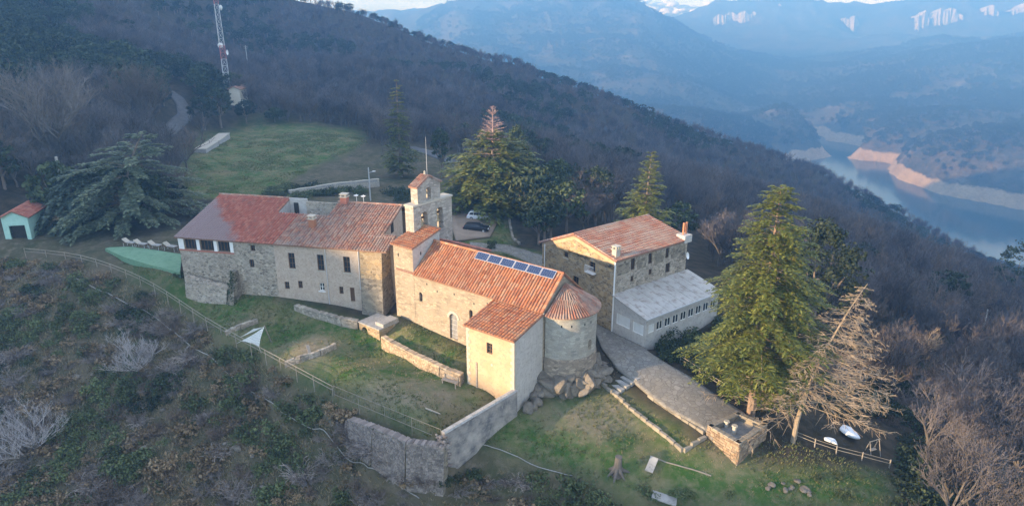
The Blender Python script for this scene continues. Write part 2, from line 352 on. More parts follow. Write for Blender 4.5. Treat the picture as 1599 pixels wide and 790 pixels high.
# ---------------------------------------------------------------- terrain
class TPS:
    def __init__(s, pts, sm=0.0, k=1.0):
        P = np.array(pts, float); s.k = k; s.X = P[:, :2] / k; n = len(P)
        r2 = ((s.X[:, None] - s.X[None]) ** 2).sum(-1); K = np.where(r2 > 0, .5 * r2 * np.log(r2 + 1e-12), 0) + sm * np.eye(n)
        Q = np.c_[np.ones(n), s.X]; A = np.block([[K, Q], [Q.T, np.zeros((3, 3))]])
        s.w = np.linalg.solve(A, np.r_[P[:, 2], 0, 0, 0])
    def __call__(s, x, y):
        x = np.asarray(x, float); sh = x.shape; x = x.ravel() / s.k; y = np.asarray(y, float).ravel() / s.k; o = np.zeros(len(x))
        for i in range(0, len(x), 20000):
            d = (x[i:i + 20000, None] - s.X[:, 0]) ** 2 + (y[i:i + 20000, None] - s.X[:, 1]) ** 2
            o[i:i + 20000] = (.5 * d * np.log(d + 1e-12)) @ s.w[:-3] + s.w[-3] + s.w[-2] * x[i:i + 20000] + s.w[-1] * y[i:i + 20000]
        return o.reshape(sh)
def vnoise(x, y, seed=0):
    xi = np.floor(x).astype(np.int64); yi = np.floor(y).astype(np.int64); fx = x - xi; fy = y - yi
    def h(a, b): 
        n = (a * 374761393 + b * 668265263 + seed * 1442695) & 0x7fffffff; n = ((n ^ (n >> 13)) * 1274126177) & 0x7fffffff
        return (n ^ (n >> 16)) % 10007 / 10007.0
    sx = fx * fx * (3 - 2 * fx); sy = fy * fy * (3 - 2 * fy)
    return (h(xi, yi) * (1 - sx) + h(xi + 1, yi) * sx) * (1 - sy) + (h(xi, yi + 1) * (1 - sx) + h(xi + 1, yi + 1) * sx) * sy
def fbm(x, y, o=4, seed=0, ridged=False):
    r = 0; a = .5
    for k in range(o):
        v = vnoise(x * 2 ** k, y * 2 ** k, seed + k); r = r + a * ((1 - abs(2 * v - 1)) if ridged else v); a *= .5
    return r
Z = lambda *l: [at(*p) for p in l]
Y_ = lambda *l: [atY(*p) for p in l]
CP = Z((740,546,0),(660,515,.45),(622,492,.9),(600,492,.3),(640,525,.5),(700,560,-.1),(725,575,-.3),
  (600,548,-1),(660,573,-1.1),(724,604,-1.2),(560,560,-1),(520,600,-1.4),(600,640,-1.5),(690,678,-1.5),(760,620,-1.3),(690,620,-1.3),
  (450,525,-.6),(400,500,0),(350,470,.7),(300,440,1.9),(440,462,1.4),(520,485,.7),(230,400,2.7),(200,398,2.9),(285,432,2.7),(170,385,3),(250,385,3),
  (115,402,2.6),(230,442,1.8),(345,522,-.4),(440,572,-1.2),(520,617,-1.5),(600,652,-1.6),(690,690,-1.7),
  (115,432,1.4),(230,472,-.2),(330,542,-2),(420,602,-3.4),(500,652,-4.6),(560,692,-5.2),(640,742,-5.8),(700,748,-5.6),
  (230,490,-1),(300,550,-3),(400,625,-5),(520,710,-6.8),(660,788,-7.8),
  (0,430,.5),(0,480,-1.5),(100,520,-3.2),(0,600,-6.5),(200,600,-6),(300,700,-8.8),(100,700,-10),(0,790,-12.5),(300,790,-11.2),(500,790,-9.8),
  (705,702,-4),(760,668,-3.2),(804,638,-2.3),(850,622,-1.8),(930,602,-1.6),(860,660,-2.9),(760,712,-4.4),(900,700,-3.6),(963,740,-4.0),
  (1000,680,-3.2),(940,622,-2.2),(1050,745,-4.2),(900,738,-4.6),(850,790,-7.2),(700,790,-7.8),(960,790,-6),(1100,790,-5.4),(1250,760,-4.6),
  (1200,735,-4.0),(1350,740,-4.8),(1300,690,-4.2),(1000,605,-1.7),(1090,690,-2.7),(1060,640,-2.1),(950,535,-1),(1000,548,-1),(1060,600,-1.5),
  (1150,650,-2.2),(1120,640,-2),(935,520,-.9),(1172,648,-2.4),(1240,692,-3.3),(1050,545,-2),(1340,600,-8.5),(1450,600,-13),(1599,640,-14),(1599,790,-9.5),
  (1450,760,-7.5),(1400,690,-7),(745,345,.6),(745,370,.5),(800,360,0),(840,400,-.4),(690,290,1.2),(620,280,1.6),(520,305,2.2),(430,300,3),
  (310,290,4),(430,240,3.6),(350,200,4.6),(540,212,3.2),(420,280,3.1),(330,228,4.8),(480,200,4),(200,340,3.2),(150,350,3.3),(25,368,3.2),(70,350,3.4),(110,385,2.8),(60,395,2.6))
CP += Y_((840,330,125),(960,380,112),(1450,512,115),(1599,500,150),(1350,450,130),(1100,400,125),(1250,350,200),(1400,400,190),(1240,460,100),(1120,480,84),
  (1000,330,160),(1000,260,290),(880,320,145),(900,250,250),(800,200,300),(800,300,150),(690,245,170),(640,262,160),(560,215,200),
  (1100,300,230),(600,120,330),(700,150,330),(620,170,270),(430,100,350),(430,160,260),(270,195,185),(285,160,205),(250,218,170),(365,165,215),
  (90,250,135),(0,300,115),(100,30,260),(0,20,250),(300,20,380),(200,70,270),(200,150,190),(0,120,180),(420,20,450),
  (540,18,500),(620,50,510),(700,84,520),(800,114,520),(900,150,510),(1000,189,490),(1100,214,460),(1170,234,440),(1250,257,410),(1350,336,350),(1450,408,300),(1550,466,255),(1620,508,230))
CP += [(-60,20,-26),(0,0,-30),(70,0,-34),(60,40,-20),(-110,40,-18),(-150,-60,-10),(0,-120,-50),(150,-80,-70),(120,40,-40),(250,100,-85),
  (-250,100,62),(-150,60,8),(-115,85,10),(-200,150,48),(-300,110,90),(-350,300,150),(-210,450,80),(-60,650,-95),(100,680,-170),(250,640,-140),(-180,640,-50),
  (380,500,-170),(420,330,-150),(350,200,-115),(-300,600,-30),(-480,200,160),(-480,500,60),(-430,-150,60),(-200,-250,-20),(420,0,-150),(500,700,-210),(200,-300,-100)]
tps = TPS(CP, 1e-5, 100.0)
LX, LY = math.sin(R(SUN_AZ)), math.cos(R(SUN_AZ))
def hz(x, y):
    """height of the ground: fitted hillside, plus an unseen ridge on the left, shaped to shade house and slope"""
    x = np.asarray(x, float); y = np.asarray(y, float); z = tps(x, y)
    l = LX * x + LY * y; t = -LY * x + LX * y
    zc = np.interp(t, [-400, -100, 20, 48, 56, 75.5, 77, 80.5, 95, 112, 125, 146, 170, 240, 330, 470, 508, 545, 600], [10, 45, 68, 69, 66.5, 66.5, 67.5, 78.5, 80, 78, 79, 90, 96, 122, 145, 165, 152, 40, 15])
    return np.maximum(z, zc - np.abs(l + 322) * .62)
CLEAR = [(100,402),(150,372),(190,352),(255,345),(285,320),(300,285),(296,245),(325,212),(345,190),(420,188),(565,203),(595,240),(690,238),(725,262),(735,300),(792,330),(800,385),(850,400),(960,360),(1090,380),(1120,440),
         (1010,545),(1060,565),(1185,645),(1260,690),(1400,735),(1400,790),(1000,790),(930,748),(740,692),(690,692),(520,622),(440,577),(345,527),(230,447)]
def axis(a, b, fa, fb, fine, grow=1.07):
    c = list(np.arange(fa, fb + fine, fine)); s = fine
    while c[-1] < b: s *= grow; c.append(c[-1] + min(s, 14))
    s = fine; lo = []; v = fa
    while v > a: s *= grow; v -= min(s, 14); lo.append(v)
    return np.array(lo[::-1] + c)
gx, gy = axis(-620, 540, -62, 48, .7), axis(-320, 740, 38, 122, .7)
GX, GY = np.meshgrid(gx, gy); GZ = hz(GX, GY)
nearw = np.clip((GY - 30) / 20, 0, 1)
PX, PY = proj(GX, GY, GZ)
clear = inpoly(PX, PY, CLEAR) & (GY > 30)
rough_amt = np.where(clear, .12, .9)
GZ = GZ + (fbm(GX * .35, GY * .35, 4, 3) - .47) * rough_amt + np.where(clear, 0, (fbm(GX * .02, GY * .02, 4, 9) - .47) * np.clip((np.hypot(GX, GY - 80) - 120) / 150, 0, 1) * 14)
GZ = np.where(inpoly(PX, PY, [(160,388),(172,383),(205,382),(284,392),(288,424),(281,428),(230,415),(190,402)]) & (GY > 60), np.minimum(GZ, 3.15), GZ)
def grid_obj(name, X, Y, Zz, m):
    ny, nx = X.shape; me = bpy.data.meshes.new(name)
    i = np.arange(ny * nx).reshape(ny, nx); q = np.stack([i[:-1, :-1], i[:-1, 1:], i[1:, 1:], i[1:, :-1]], -1).reshape(-1, 4)
    me.vertices.add(ny * nx); me.vertices.foreach_set('co', np.stack([X, Y, Zz], -1).astype(np.float32).ravel())
    me.loops.add(q.size); me.loops.foreach_set('vertex_index', q.astype(np.int32).ravel())
    me.polygons.add(len(q)); me.polygons.foreach_set('loop_start', np.arange(0, q.size, 4, dtype=np.int32)); me.polygons.foreach_set('loop_total', np.full(len(q), 4, np.int32))
    me.polygons.foreach_set('use_smooth', np.ones(len(q), bool)); me.update(calc_edges=True); me.materials.append(m)
    o = bpy.data.objects.new(name, me); C.objects.link(o); o['kind'] = 'structure'; return o
def attr(o, name, v):
    a = o.data.attributes.new(name, 'FLOAT', 'POINT'); a.data.foreach_set('value', np.asarray(v, np.float32).ravel())
def ground_z(x, y):
    """height of the finished ground sheet, at any points"""
    x = np.clip(np.asarray(x, float), gx[0], gx[-2]); y = np.clip(np.asarray(y, float), gy[0], gy[-2])
    i = np.clip(np.searchsorted(gx, x, 'right') - 1, 0, len(gx) - 2); j = np.clip(np.searchsorted(gy, y, 'right') - 1, 0, len(gy) - 2)
    fx = (x - gx[i]) / (gx[i + 1] - gx[i]); fy = (y - gy[j]) / (gy[j + 1] - gy[j])
    return (GZ[j, i] * (1 - fx) + GZ[j, i + 1] * fx) * (1 - fy) + (GZ[j + 1, i] * (1 - fx) + GZ[j + 1, i + 1] * fx) * fy
def gz(x, y): return float(ground_z(np.array([x]), np.array([y]))[0])
def on(px, py, z0=0.0, it=12):
    """where the sight line through a pixel meets the ground sheet"""
    d = ray(px, py); lo, hi = None, None; t = 20 / d[1]; prev = t
    while t * d[1] < 700:
        if CAMH + d[2] * t < gz(d[0] * t, d[1] * t): break
        prev = t; t += .8 / d[1]
    lo, hi = prev, t
    for _ in range(it):
        m = (lo + hi) / 2
        if CAMH + d[2] * m < gz(d[0] * m, d[1] * m): hi = m
        else: lo = m
    return Vector((d[0] * hi, d[1] * hi, gz(d[0] * hi, d[1] * hi)))
def pmask(polys, soft=None):
    r = np.zeros(GX.shape)
    for p in polys: r = np.maximum(r, inpoly(PX, PY, p) & (GY > 30))
    return r.astype(float)
def blur(a, k):
    for _ in range(k):
        b = a.copy(); b[1:-1, 1:-1] = (a[1:-1, 1:-1] * 2 + a[:-2, 1:-1] + a[2:, 1:-1] + a[1:-1, :-2] + a[1:-1, 2:]) / 6; a = b
    return a
LAWN = [(170,392),(285,436),(440,468),(560,500),(620,495),(728,545),(728,600),(800,618),(690,690),(520,618),(440,573),(345,524),(230,444)]
MEADOW = [(290,310),(290,245),(322,210),(400,188),(560,203),(575,225),(500,255),(440,290),(400,310)]
GARDEN = [(804,640),(930,605),(950,600),(1100,700),(1200,725),(1400,735),(1380,790),(1000,790),(930,745),(740,692)]
YARD = [(690,330),(790,330),(800,385),(860,400),(850,420),(720,378)]
BARE = [(560,590),(680,600),(730,620),(690,650),(600,640),(540,600)], [(420,545),(500,520),(540,535),(480,570)], [(820,650),(960,620),(1010,660),(940,690)], [(350,500),(400,495),(390,530)], [(1110,700),(1210,712),(1150,735),(1090,722)]
OPEN = [(-100,395),(110,400),(232,445),(520,615),(690,690),(760,690),(930,745),(1000,790),(1420,735),(1420,1200),(-300,1200)]
scrubm = blur(pmask([OPEN, [(-100,350),(60,345),(150,365),(230,372),(280,345),(290,400),(240,450),(110,405),(-100,405)], [(560,225),(640,225),(740,250),(740,300),(700,330),(600,320),(450,320),(440,290)]]), 5)
lawnm = np.clip(blur(pmask([LAWN, MEADOW, GARDEN, YARD]), 9) * 1.5 - .5 * fbm(GX / 4, GY / 4, 3, 8), 0, 1); barem = blur(pmask(BARE), 6)
mgr, n_, l_, b_ = newmat('ground'); b_.inputs['Roughness'].default_value = 1; b_.inputs['Specular IOR Level'].default_value = .05
co = coords(n_, l_, True)
def an(nm):
    a = n_.new('ShaderNodeAttribute'); a.attribute_name = nm; return a.outputs['Fac']
g1 = mix(n_, l_, ramp(n_, l_, noise(n_, l_, co, .22, 6, .65), [(.42, 0), (.64, 1)]), (.05, .105, .022), (.165, .15, .07))
g1 = mix(n_, l_, ramp(n_, l_, noise(n_, l_, co, 1.1, 5, .7), [(.45, 0), (.7, .7)]), g1, (.23, .19, .115))
w1 = mix(n_, l_, ramp(n_, l_, noise(n_, l_, co, .16, 7, .7), [(.35, 0), (.65, 1)]), (.06, .065, .032), (.13, .105, .07))
w1 = mix(n_, l_, ramp(n_, l_, noise(n_, l_, co, .9, 6, .75), [(.5, 0), (.72, .8)]), w1, (.21, .17, .125))
d1 = mix(n_, l_, ramp(n_, l_, noise(n_, l_, co, 1.6, 5, .7), [(.35, 0), (.65, 1)]), (.20, .165, .11), (.28, .23, .165))
bf = n_.new('ShaderNodeMath'); bf.operation = 'MULTIPLY'; l_.new(an('bare'), bf.inputs[0]); l_.new(ramp(n_, l_, noise(n_, l_, co, .5, 5, .7), [(.3, .25), (.6, 1)]), bf.inputs[1])
lt = mix(n_, l_, ramp(n_, l_, noise(n_, l_, co, .5, 6, .7), [(.4, 0), (.65, 1)]), (.04, .036, .026), (.085, .068, .048))
w1 = mix(n_, l_, an('scrub'), lt, w1); c_ = mix(n_, l_, an('lawn'), w1, g1); c_ = mix(n_, l_, bf.outputs[0], c_, d1)
l_.new(c_, b_.inputs['Base Color']); bump(n_, l_, b_, noise(n_, l_, co, 5, 5, .7), .8, .12)
gob = grid_obj('ground', GX, GY, GZ, mgr); attr(gob, 'lawn', lawnm); attr(gob, 'bare', barem); attr(gob, 'scrub', scrubm)
# far country: valley, hills beyond the water, the plateau with its cliffs
WZ = -250.0
def FY_(*l): return Y_(*[(a, b, c if c < 2700 else 2700 + (c - 2700) * .45) for a, b, c in l])
FP = Z((1300,221,WZ),(1350,243,WZ),(1390,262,WZ),(1412,282,WZ),(1460,300,WZ),(1500,309,WZ),(1550,318,WZ),(1599,328,WZ),(1300,231,-262),(1380,282,-262),(1500,335,-265),(1599,355,-265),(1680,340,WZ),(1250,219,-258),(1215,210,-256))
FP += Z((1360,238,-235),(1430,262,-228),(1500,285,-230),(1599,300,-230))
FP += Z((1330,252,-268),(1365,268,-268),(1420,312,-270),(1480,335,-270),(1285,233,-266),(1550,362,-270),(1262,226,-270),(1235,229,-275),(1255,240,-278),(1278,247,-278),(1228,219,-268))
FP += FY_((1450,88,2300),(1300,118,2450),(1599,82,2250),(1450,190,1650),(1360,175,1800),(1550,200,1450),(1599,235,1210),(1300,190,1720),(1420,130,1950),(1520,130,1850),(1480,230,1320),(1400,210,1480),
  (640,30,2650),(700,14,2650),(760,12,2600),(850,8,2550),(930,14,2500),(975,32,2450),(1010,55,2380),(1050,85,2300),(1100,130,2150),(1140,165,2000),(1170,205,1560),
  (850,100,2100),(700,62,2350),(950,120,2000),(900,142,1800),(1050,150,1850),(800,112,1900),(1000,182,1650),(1100,205,1400),
  (1200,150,2200),(1230,190,1560),(1200,100,3700),(1250,70,4300),(1330,80,3600),(1400,60,3900),(1500,58,3700),(1599,55,3600),(1215,42,4750),(1110,45,4850),(1330,48,4700),(1430,45,4400),(1500,38,4350),(1599,32,4250),
  (1040,55,4700),(1000,50,5000))
FP += FY_((1215,13,5000),(1110,24,5000),(1300,22,4950),(1360,22,4900),(1430,22,4550),(1500,20,4500),(1599,11,4400),(1700,10,4400),(1500,8,5600),(1250,26,5700),(1000,50,5700),(1100,45,5700),(600,24,5000),(300,10,5200),(500,60,2700),(300,40,2700))
FP += [(0,700,-190),(300,750,-230),(600,700,-262),(400,900,-262),(100,1000,-245),(-300,900,-60),(600,400,-262),(900,600,-266),(1500,900,-240),(2200,1600,-100),(2600,2900,40),(2900,4000,80),(-1800,3000,60),(-1800,1200,40),(-1500,4000,60),(1200,-600,-240),(2000,200,-150),(700,-100,-262),(2700,1500,0)]
ftps = TPS(FP, 1e-5, 1000.0)
fx = np.linspace(-1900, 3000, 330); fy = 560 + (4280 - 560) * np.linspace(0, 1, 330) ** 1.35
fy = np.r_[np.linspace(-650, 540, 40), fy]
FX, FY = np.meshgrid(fx, fy); FZ0 = ftps(FX, FY)
land = np.clip((FZ0 - WZ - 22) / 120, 0, 1); hh_ = np.maximum(FZ0 - WZ, 0); FZ0 = FZ0 + 30 * (1 - np.exp(-hh_ / 7)) * np.clip((900 - np.abs(FX - 900)) / 300, 0, 1)
wx = FX + 160 * fbm(FX / 500, FY / 500, 3, 21); wy = FY + 160 * fbm(FX / 500, FY / 500, 3, 27)
FZ = FZ0 + land * ((fbm(wx / 300, wy / 300, 5, 11, True) - .62) * np.clip(FY / 20, 30, 105) * np.where(FX > 550, np.clip((FY - 1500) / 1500, .35, 1), 1) + (fbm(FX / 60, FY / 60, 3, 17) - .45) * 22) + (1 - land) * (fbm(FX / 90, FY / 90, 3, 5) - .47) * 5
inn = (FX > -600) & (FX < 520) & (FY > -300) & (FY < 720)
FZ = np.where(inn, np.minimum(FZ, hz(FX, FY) - 25), FZ)
mf, n_, l_, b_ = newmat('far_hillside'); b_.inputs['Roughness'].default_value = 1; b_.inputs['Specular IOR Level'].default_value = .05
co = coords(n_, l_, True); xyz = n_.new('ShaderNodeSeparateXYZ'); l_.new(co, xyz.inputs[0])
c_ = mix(n_, l_, ramp(n_, l_, noise(n_, l_, co, .012, 7, .7), [(.4, 0), (.6, 1)]), (.075, .075, .05), (.16, .13, .09))
c_ = mix(n_, l_, ramp(n_, l_, noise(n_, l_, co, .06, 5, .75), [(.42, 0), (.62, .8)]), c_, (.05, .055, .035))
c_ = mix(n_, l_, ramp(n_, l_, noise(n_, l_, co, .007, 6, .7), [(.58, 0), (.68, .8)]), c_, (.26, .22, .16))
nv = n_.new('ShaderNodeMath'); nv.operation = 'MULTIPLY_ADD'; l_.new(noise(n_, l_, co, .02, 7, .75), nv.inputs[0]); nv.inputs[1].default_value = -26; l_.new(xyz.outputs[2], nv.inputs[2])
sh = mix(n_, l_, ramp(n_, l_, noise(n_, l_, co, .05, 5, .7), [(.4, 0), (.6, 1)]), (.50, .385, .25), (.40, .30, .19))
c_ = mix(n_, l_, ramp_abs(n_, l_, nv.outputs[0], -244, -241), sh, c_)
l_.new(c_, b_.inputs['Base Color']); bump(n_, l_, b_, noise(n_, l_, co, .12, 4, .7), 1, 6)
far = grid_obj('far_hills', FX, FY, FZ, mf)
mw, n_, l_, b_ = newmat('reservoir_water'); b_.inputs['Base Color'].default_value = (.03, .07, .085, 1); b_.inputs['Roughness'].default_value = .12
bump(n_, l_, b_, noise(n_, l_, coords(n_, l_, True), .25, 3), .12, .3)
w = MB(); w.quad((-1800, -640, WZ), (2950, -640, WZ), (2950, 4250, WZ), (-1800, 4250, WZ)); wo = w.build('water', mw); wo['kind'] = 'structure'
M['cliff'] = plain('cliff_face', (.46, .41, .34), (.56, .50, .43), .02, .95, .0, c3=(.30, .27, .23))
def cliff(p0, p1, h, seed, broken=.25):
    """a fluted band of pale rock: vertical faces with ledges, standing in the scarp"""
    rnd = random.Random(seed); a, b = Vector(p0), Vector(p1); n = max(8, int((b - a).length / 7)); m = MB(); k0 = None
    s = (b - a).normalized(); fr = Vector((s.y, -s.x, 0)); 
    if fr.y > 0: fr = -fr
    off = 0; rows = []
    for i in range(n + 1):
        off = off * .7 + rnd.uniform(-9, 9); c = a.lerp(b, i / n); e = math.sin(math.pi * min(.97, max(0.03, i / n))) ** .22
        lo = rnd.uniform(-.45, .05) * h * e; hi = h * (.6 + .25 * math.sin(i * .37 + seed) ** 2 + .15 * rnd.random()) * e
        rows.append([c + fr * (off + 22) + Vector((0, 0, lo)), c + fr * (off + 8 + rnd.uniform(-3, 3)) + Vector((0, 0, hi * .5)), c + fr * (off + 2) + Vector((0, 0, hi)), c - fr * 60 + Vector((0, 0, hi * .9 - 4))])
    for i in range(n):
        for k in range(3): m.quad(rows[i][k], rows[i + 1][k], rows[i + 1][k + 1], rows[i][k + 1])
    o = m.build('cliff', M['cliff']); o['kind'] = 'structure'; return o
for q, (x0, yb0, x1, yb1, Y, h) in enumerate([(1112,38,1200,36,4900,62),(1190,26,1252,25,4960,62),(1180,43,1255,41,4880,48),(1276,50,1294,50,4850,72),(1308,49,1342,49,4800,80),(1424,46,1448,46,4500,92),(1452,41,1500,38,4480,85),(1535,32,1556,32,4400,80),(1576,34,1640,28,4380,90)]):
    Y = 2700 + (Y - 2700) * .45 - 25; cliff(atY(x0, yb0, Y), atY(x1, yb1, Y), h * 1.0, q)
# fog bank lying on the plateau, beyond the haze
# trees are scattered further down
# ---------------------------------------------------------------- church
EX = (1, 0, 0); WX = (-1, 0, 0); NY = (0, 1, 0); SY = (0, -1, 0)
e0 = at(848, 487, 7.1)
CH = thing('church', 'pale stone church with orange tiled nave, round apse and projecting sacristy', 'church', (e0[0], e0[1], 0), frame(127))
L_, W_, EZ, RZ = 21.2, 7.2, 7.1, 10.0
win_n = [(-17.65, -17.15, 3.75, 4.95, True), (-9.95, -9.45, 3.55, 4.75, True)]; door_n = (-12.95, -11.75, .35, 3.55, True)
m = MB(); wall(m, (0, 0, 0), EX, -L_, 0, -2, EZ, win_n + [door_n], .45); wall(m, (0, W_, 0), WX, 0, L_, -2, EZ)
wall(m, (0, 0, 0), NY, 0, W_, -3, EZ); m.poly((0, 0, EZ), (0, W_, EZ), (0, W_ / 2, RZ)); wall(m, (-L_, W_, 0), SY, 0, W_, -2, EZ); m.poly((-L_, W_, EZ), (-L_, 0, EZ), (-L_, W_ / 2, RZ))
m.build('nave_wall', M['ashlar'], CH)
for q in win_n: pane(CH, 'window', M['glass'], (0, 0, 0), EX, q, .35)
d = pane(CH, 'door', M['concrete'], (0, 0, 0), EX, door_n, .3)
f = MB()
for k in range(1, 6): f.box(-12.95 + .2 * k - .02, -12.95 + .2 * k + .02, .22, .26, .35, 3.4)
for z in (.9, 1.5, 2.1, 2.7): f.box(-12.95, -11.75, .20, .24, z - .02, z + .02)
f.build('door_grille', M['metal'], d)
f = MB()
for k in range(9):
    w0, w1 = R(180 * k / 9), R(180 * (k + 1) / 9); c0 = (-12.35, 2.95); P = lambda r_, w_, y: (c0[0] + r_ * math.cos(w_), y, c0[1] + r_ * math.sin(w_))
    f.hexa([P(.62, w0, -.06), P(.92, w0, -.06), P(.92, w1, -.06), P(.62, w1, -.06)], [P(.62, w0, .1), P(.92, w0, .1), P(.92, w1, .1), P(.62, w1, .1)])
f.build('door_arch', M['limestone'], CH)
m = MB(); m.box(-L_ - .05, .06, -.16, -.02, EZ - .22, EZ - .02); m.build('cornice', M['limestone'], CH)
def gable_roof(root, x0, x1, y0, y1, ze, zr, yr, mat, pitch=.3, seed=1, ov=.25, rad=.115, ze2=None, ln=.45):
    sl = (zr - ze) / (yr - y0); ze2 = ze if ze2 is None else ze2; s2 = (zr - ze2) / (y1 - yr)
    a0, a1 = (x0, y0 - ov, ze - sl * ov + .16), (x1, y0 - ov, ze - sl * ov + .16); r0, r1 = (x0, yr, zr + .16), (x1, yr, zr + .16)
    b0, b1 = (x0, y1 + ov, ze2 - s2 * ov + .16), (x1, y1 + ov, ze2 - s2 * ov + .16)
    m = MB(); slab(m, a0, a1, r1, r0); slab(m, r0, r1, b1, b0); m.build('roof', M['roof_base'], root)
    t = MB(); tiles(t, a0, a1, r0, r1, pitch, ln, rad, seed=seed); tiles(t, b1, b0, r1, r0, pitch, ln, rad, seed=seed + 1)
    to = t.build('roof_tiles', mat, root, kind='stuff')
    m = MB(); ridge(m, (x0, yr, zr + .2), (x1, yr, zr + .2), .18); return m, (a0, a1, r0, r1, b0, b1)
rg, _c = gable_roof(CH, -18.3, .12, 0, W_, EZ, RZ, W_ / 2, M['roof_orange'], .36, 3, rad=.135)
rg.build('ridge_tiles', M['roof_orange'], CH, kind='stuff')
m = MB()
for a, b in ((_c[1], _c[3]), (_c[5], _c[3])): ridge(m, Vector(a) + Vector((-.05, 0, .05)), Vector(b) + Vector((-.05, 0, .05)), .14)
m.build('verge_tiles', M['roof_orange'], CH, kind='stuff')
m = MB(); slab(m, (-L_, -.2, EZ), (-18.32, -.2, EZ), (-18.32, 3.6, RZ), (-L_, 3.6, RZ)); slab(m, (-L_, 3.6, RZ), (-18.32, 3.6, RZ), (-18.32, 7.4, EZ), (-L_, 7.4, EZ)); m.build('roof', M['roof_base'], CH)
M['apse_base'] = stone('apse_base', [(.30, .24, .18), (.38, .31, .24), (.24, .20, .155)], (1.9, 1.9, 4.0), (.24, .20, .16), .07, (.36, .30, .235), wearamt=.4, contrast=.25)
# apse: stone drum, fan of tiles
ac = (.25, W_ / 2 + .1); AR = 3.45; AZ = 6.75
m = MB(); m.lathe([(AR + .12, -2.5), (AR + .08, -.2), (AR, 2.0), (AR, AZ)], (*ac, 0), 40, -92, 92); m.build('apse_wall', M['apse_stone'], CH, True)
m = MB(); m.lathe([(AR + .1, 0), (AR + .14, .08), (AR + .14, .2), (AR, .2)], (*ac, AZ - .32), 40, -92, 92); m.build('apse_cornice', M['limestone'], CH)
m = MB(); m.lathe([(AR + .3, 0), (0, 2.35)], (*ac, AZ - .03), 40, -92, 92); m.lathe([(AR + .3, -.1), (AR + .3, 0)], (*ac, AZ - .03), 40, -92, 92); m.build('apse_roof', M['roof_base'], CH)
t = MB(); nr = 38
for k in range(nr):
    w = -90 + 180 * (k + .5) / nr; wd = 180 / nr * .5
    for j in range(8):
        r0, r1 = (AR + .38) * (1 - j / 8), (AR + .38) * (1 - (j + 1) / 8)
        if j > 3 and k % 2: continue
        ww = wd * (2 if j > 3 else 1); P = lambda r_, a, dz: (ac[0] + r_ * math.cos(R(w + a)), ac[1] + r_ * math.sin(R(w + a)), AZ + .0 + 2.35 * (1 - r_ / (AR + .3)) + dz)
        base = len(t.v)
        for r_, l_ in ((r0 + .03, .05), (r1, 0.01)):
            for a, dz in ((-.72, 0), (-.45, .11), (0, .15), (.45, .11), (.72, 0)): t.v.append(P(max(r_, .05), a * ww, dz * (1 if r_ > 1 else .6) + l_))
        for q in range(4): t.f.append((base + q, base + q + 1, base + 6 + q, base + 5 + q))
        t.f.append((base, base + 1, base + 2, base + 3, base + 4))
t.build('apse_roof_tiles', M['roof_old'], CH, kind='stuff')
g = MB(); g.lathe([(.22, -.0), (.2, .9), (.0, .9)], (0, 0, 0), 10)
m = MB(); m.lathe([(AR + .16, -2.5), (AR + .14, -.2), (AR + .09, 1.7), (AR + .02, 1.95)], (*ac, 0), 40, -92, 92); m.build('apse_base_masonry', M['apse_base'], CH, True)
for a, z in ((-6, 2.6),):   # blind niche on the drum, its shade put into a flat darker panel
    wv = R(a); m = MB(); c = Vector((ac[0] + (AR + .012) * math.cos(wv), ac[1] + (AR + .012) * math.sin(wv), z)); s = Vector((-math.sin(wv), math.cos(wv), 0))
    m.poly(*[c + s * .28 * math.cos(q) + Vector((0, 0, .9 + .28 * math.sin(q))) for q in np.linspace(0, math.pi, 9)], c - s * .28, c + s * .28); m.build('blind_niche_shade', M['rubble_dark'], CH)
m = MB()
for a in (-62, -45, -20, -5):
    wv = R(a); c = Vector((ac[0] + (AR + .01) * math.cos(wv), ac[1] + (AR + .01) * math.sin(wv), 5.6)); s = Vector((-math.sin(wv), math.cos(wv), 0)); m.quad(c - s * .07, c + s * .07, c + s * .07 + Vector((0, 0, .28)), c - s * .07 + Vector((0, 0, .28)))
m.build('putlog_holes', M['dark'], CH, kind='stuff')
m = MB()
for x, z in ((-20, 5.9), (-16.4, 6.1), (-14.8, 5.6), (-12.2, 5.9), (-9.3, 5.5), (-7.4, 6.0), (-18.8, 3.1)): m.quad((x, -.012, z), (x + .16, -.012, z), (x + .16, -.012, z + .24), (x, -.012, z + .24))
m.build('putlog_holes', M['dark'], CH, kind='stuff')
# sacristy
SX, SD, SE = -6.15, 4.9, 5.72
swin = (-3.5, -2.75, 3.4, 4.6)
m = MB(); wall(m, (0, -SD, 0), EX, SX, 0, -2.2, SE, [swin], .3); m.build('sacristy_wall', M['plaster_warm'], CH)
m = MB(); P = lambda y: SE + (y + SD) / SD * 1.1
m.poly((0, -SD, -4), (0, 0, -4), (0, 0, P(0)), (0, -SD, P(-SD))); m.poly((SX, 0, -3), (SX, -SD, -3), (SX, -SD, P(-SD)), (SX, 0, P(0))); m.build('sacristy_side_wall', M['plaster_grey'], CH)
wo_ = pane(CH, 'window', M['glass'], (0, -SD, 0), EX, swin, .22, M['wood_dark'], 1, 2)
a0, a1, r0, r1 = (SX - .2, -SD - .3, P(-SD - .3) + .15), (.2, -SD - .3, P(-SD - .3) + .15), (SX - .2, -.02, P(0) + .12), (.2, -.02, P(0) + .12)
m = MB(); slab(m, a0, a1, r1, r0); m.build('sacristy_roof', M['roof_base'], CH)
t = MB(); tiles(t, a0, a1, r0, r1, .36, .45, .135, seed=9); t.build('sacristy_roof_tiles', M['roof_orange'], CH, kind='stuff')
m = MB(); m.box(SX - .2, .2, -.2, -.02, P(0) + .1, P(0) + .26); m.build('roof_flashing', M['limestone'], CH)
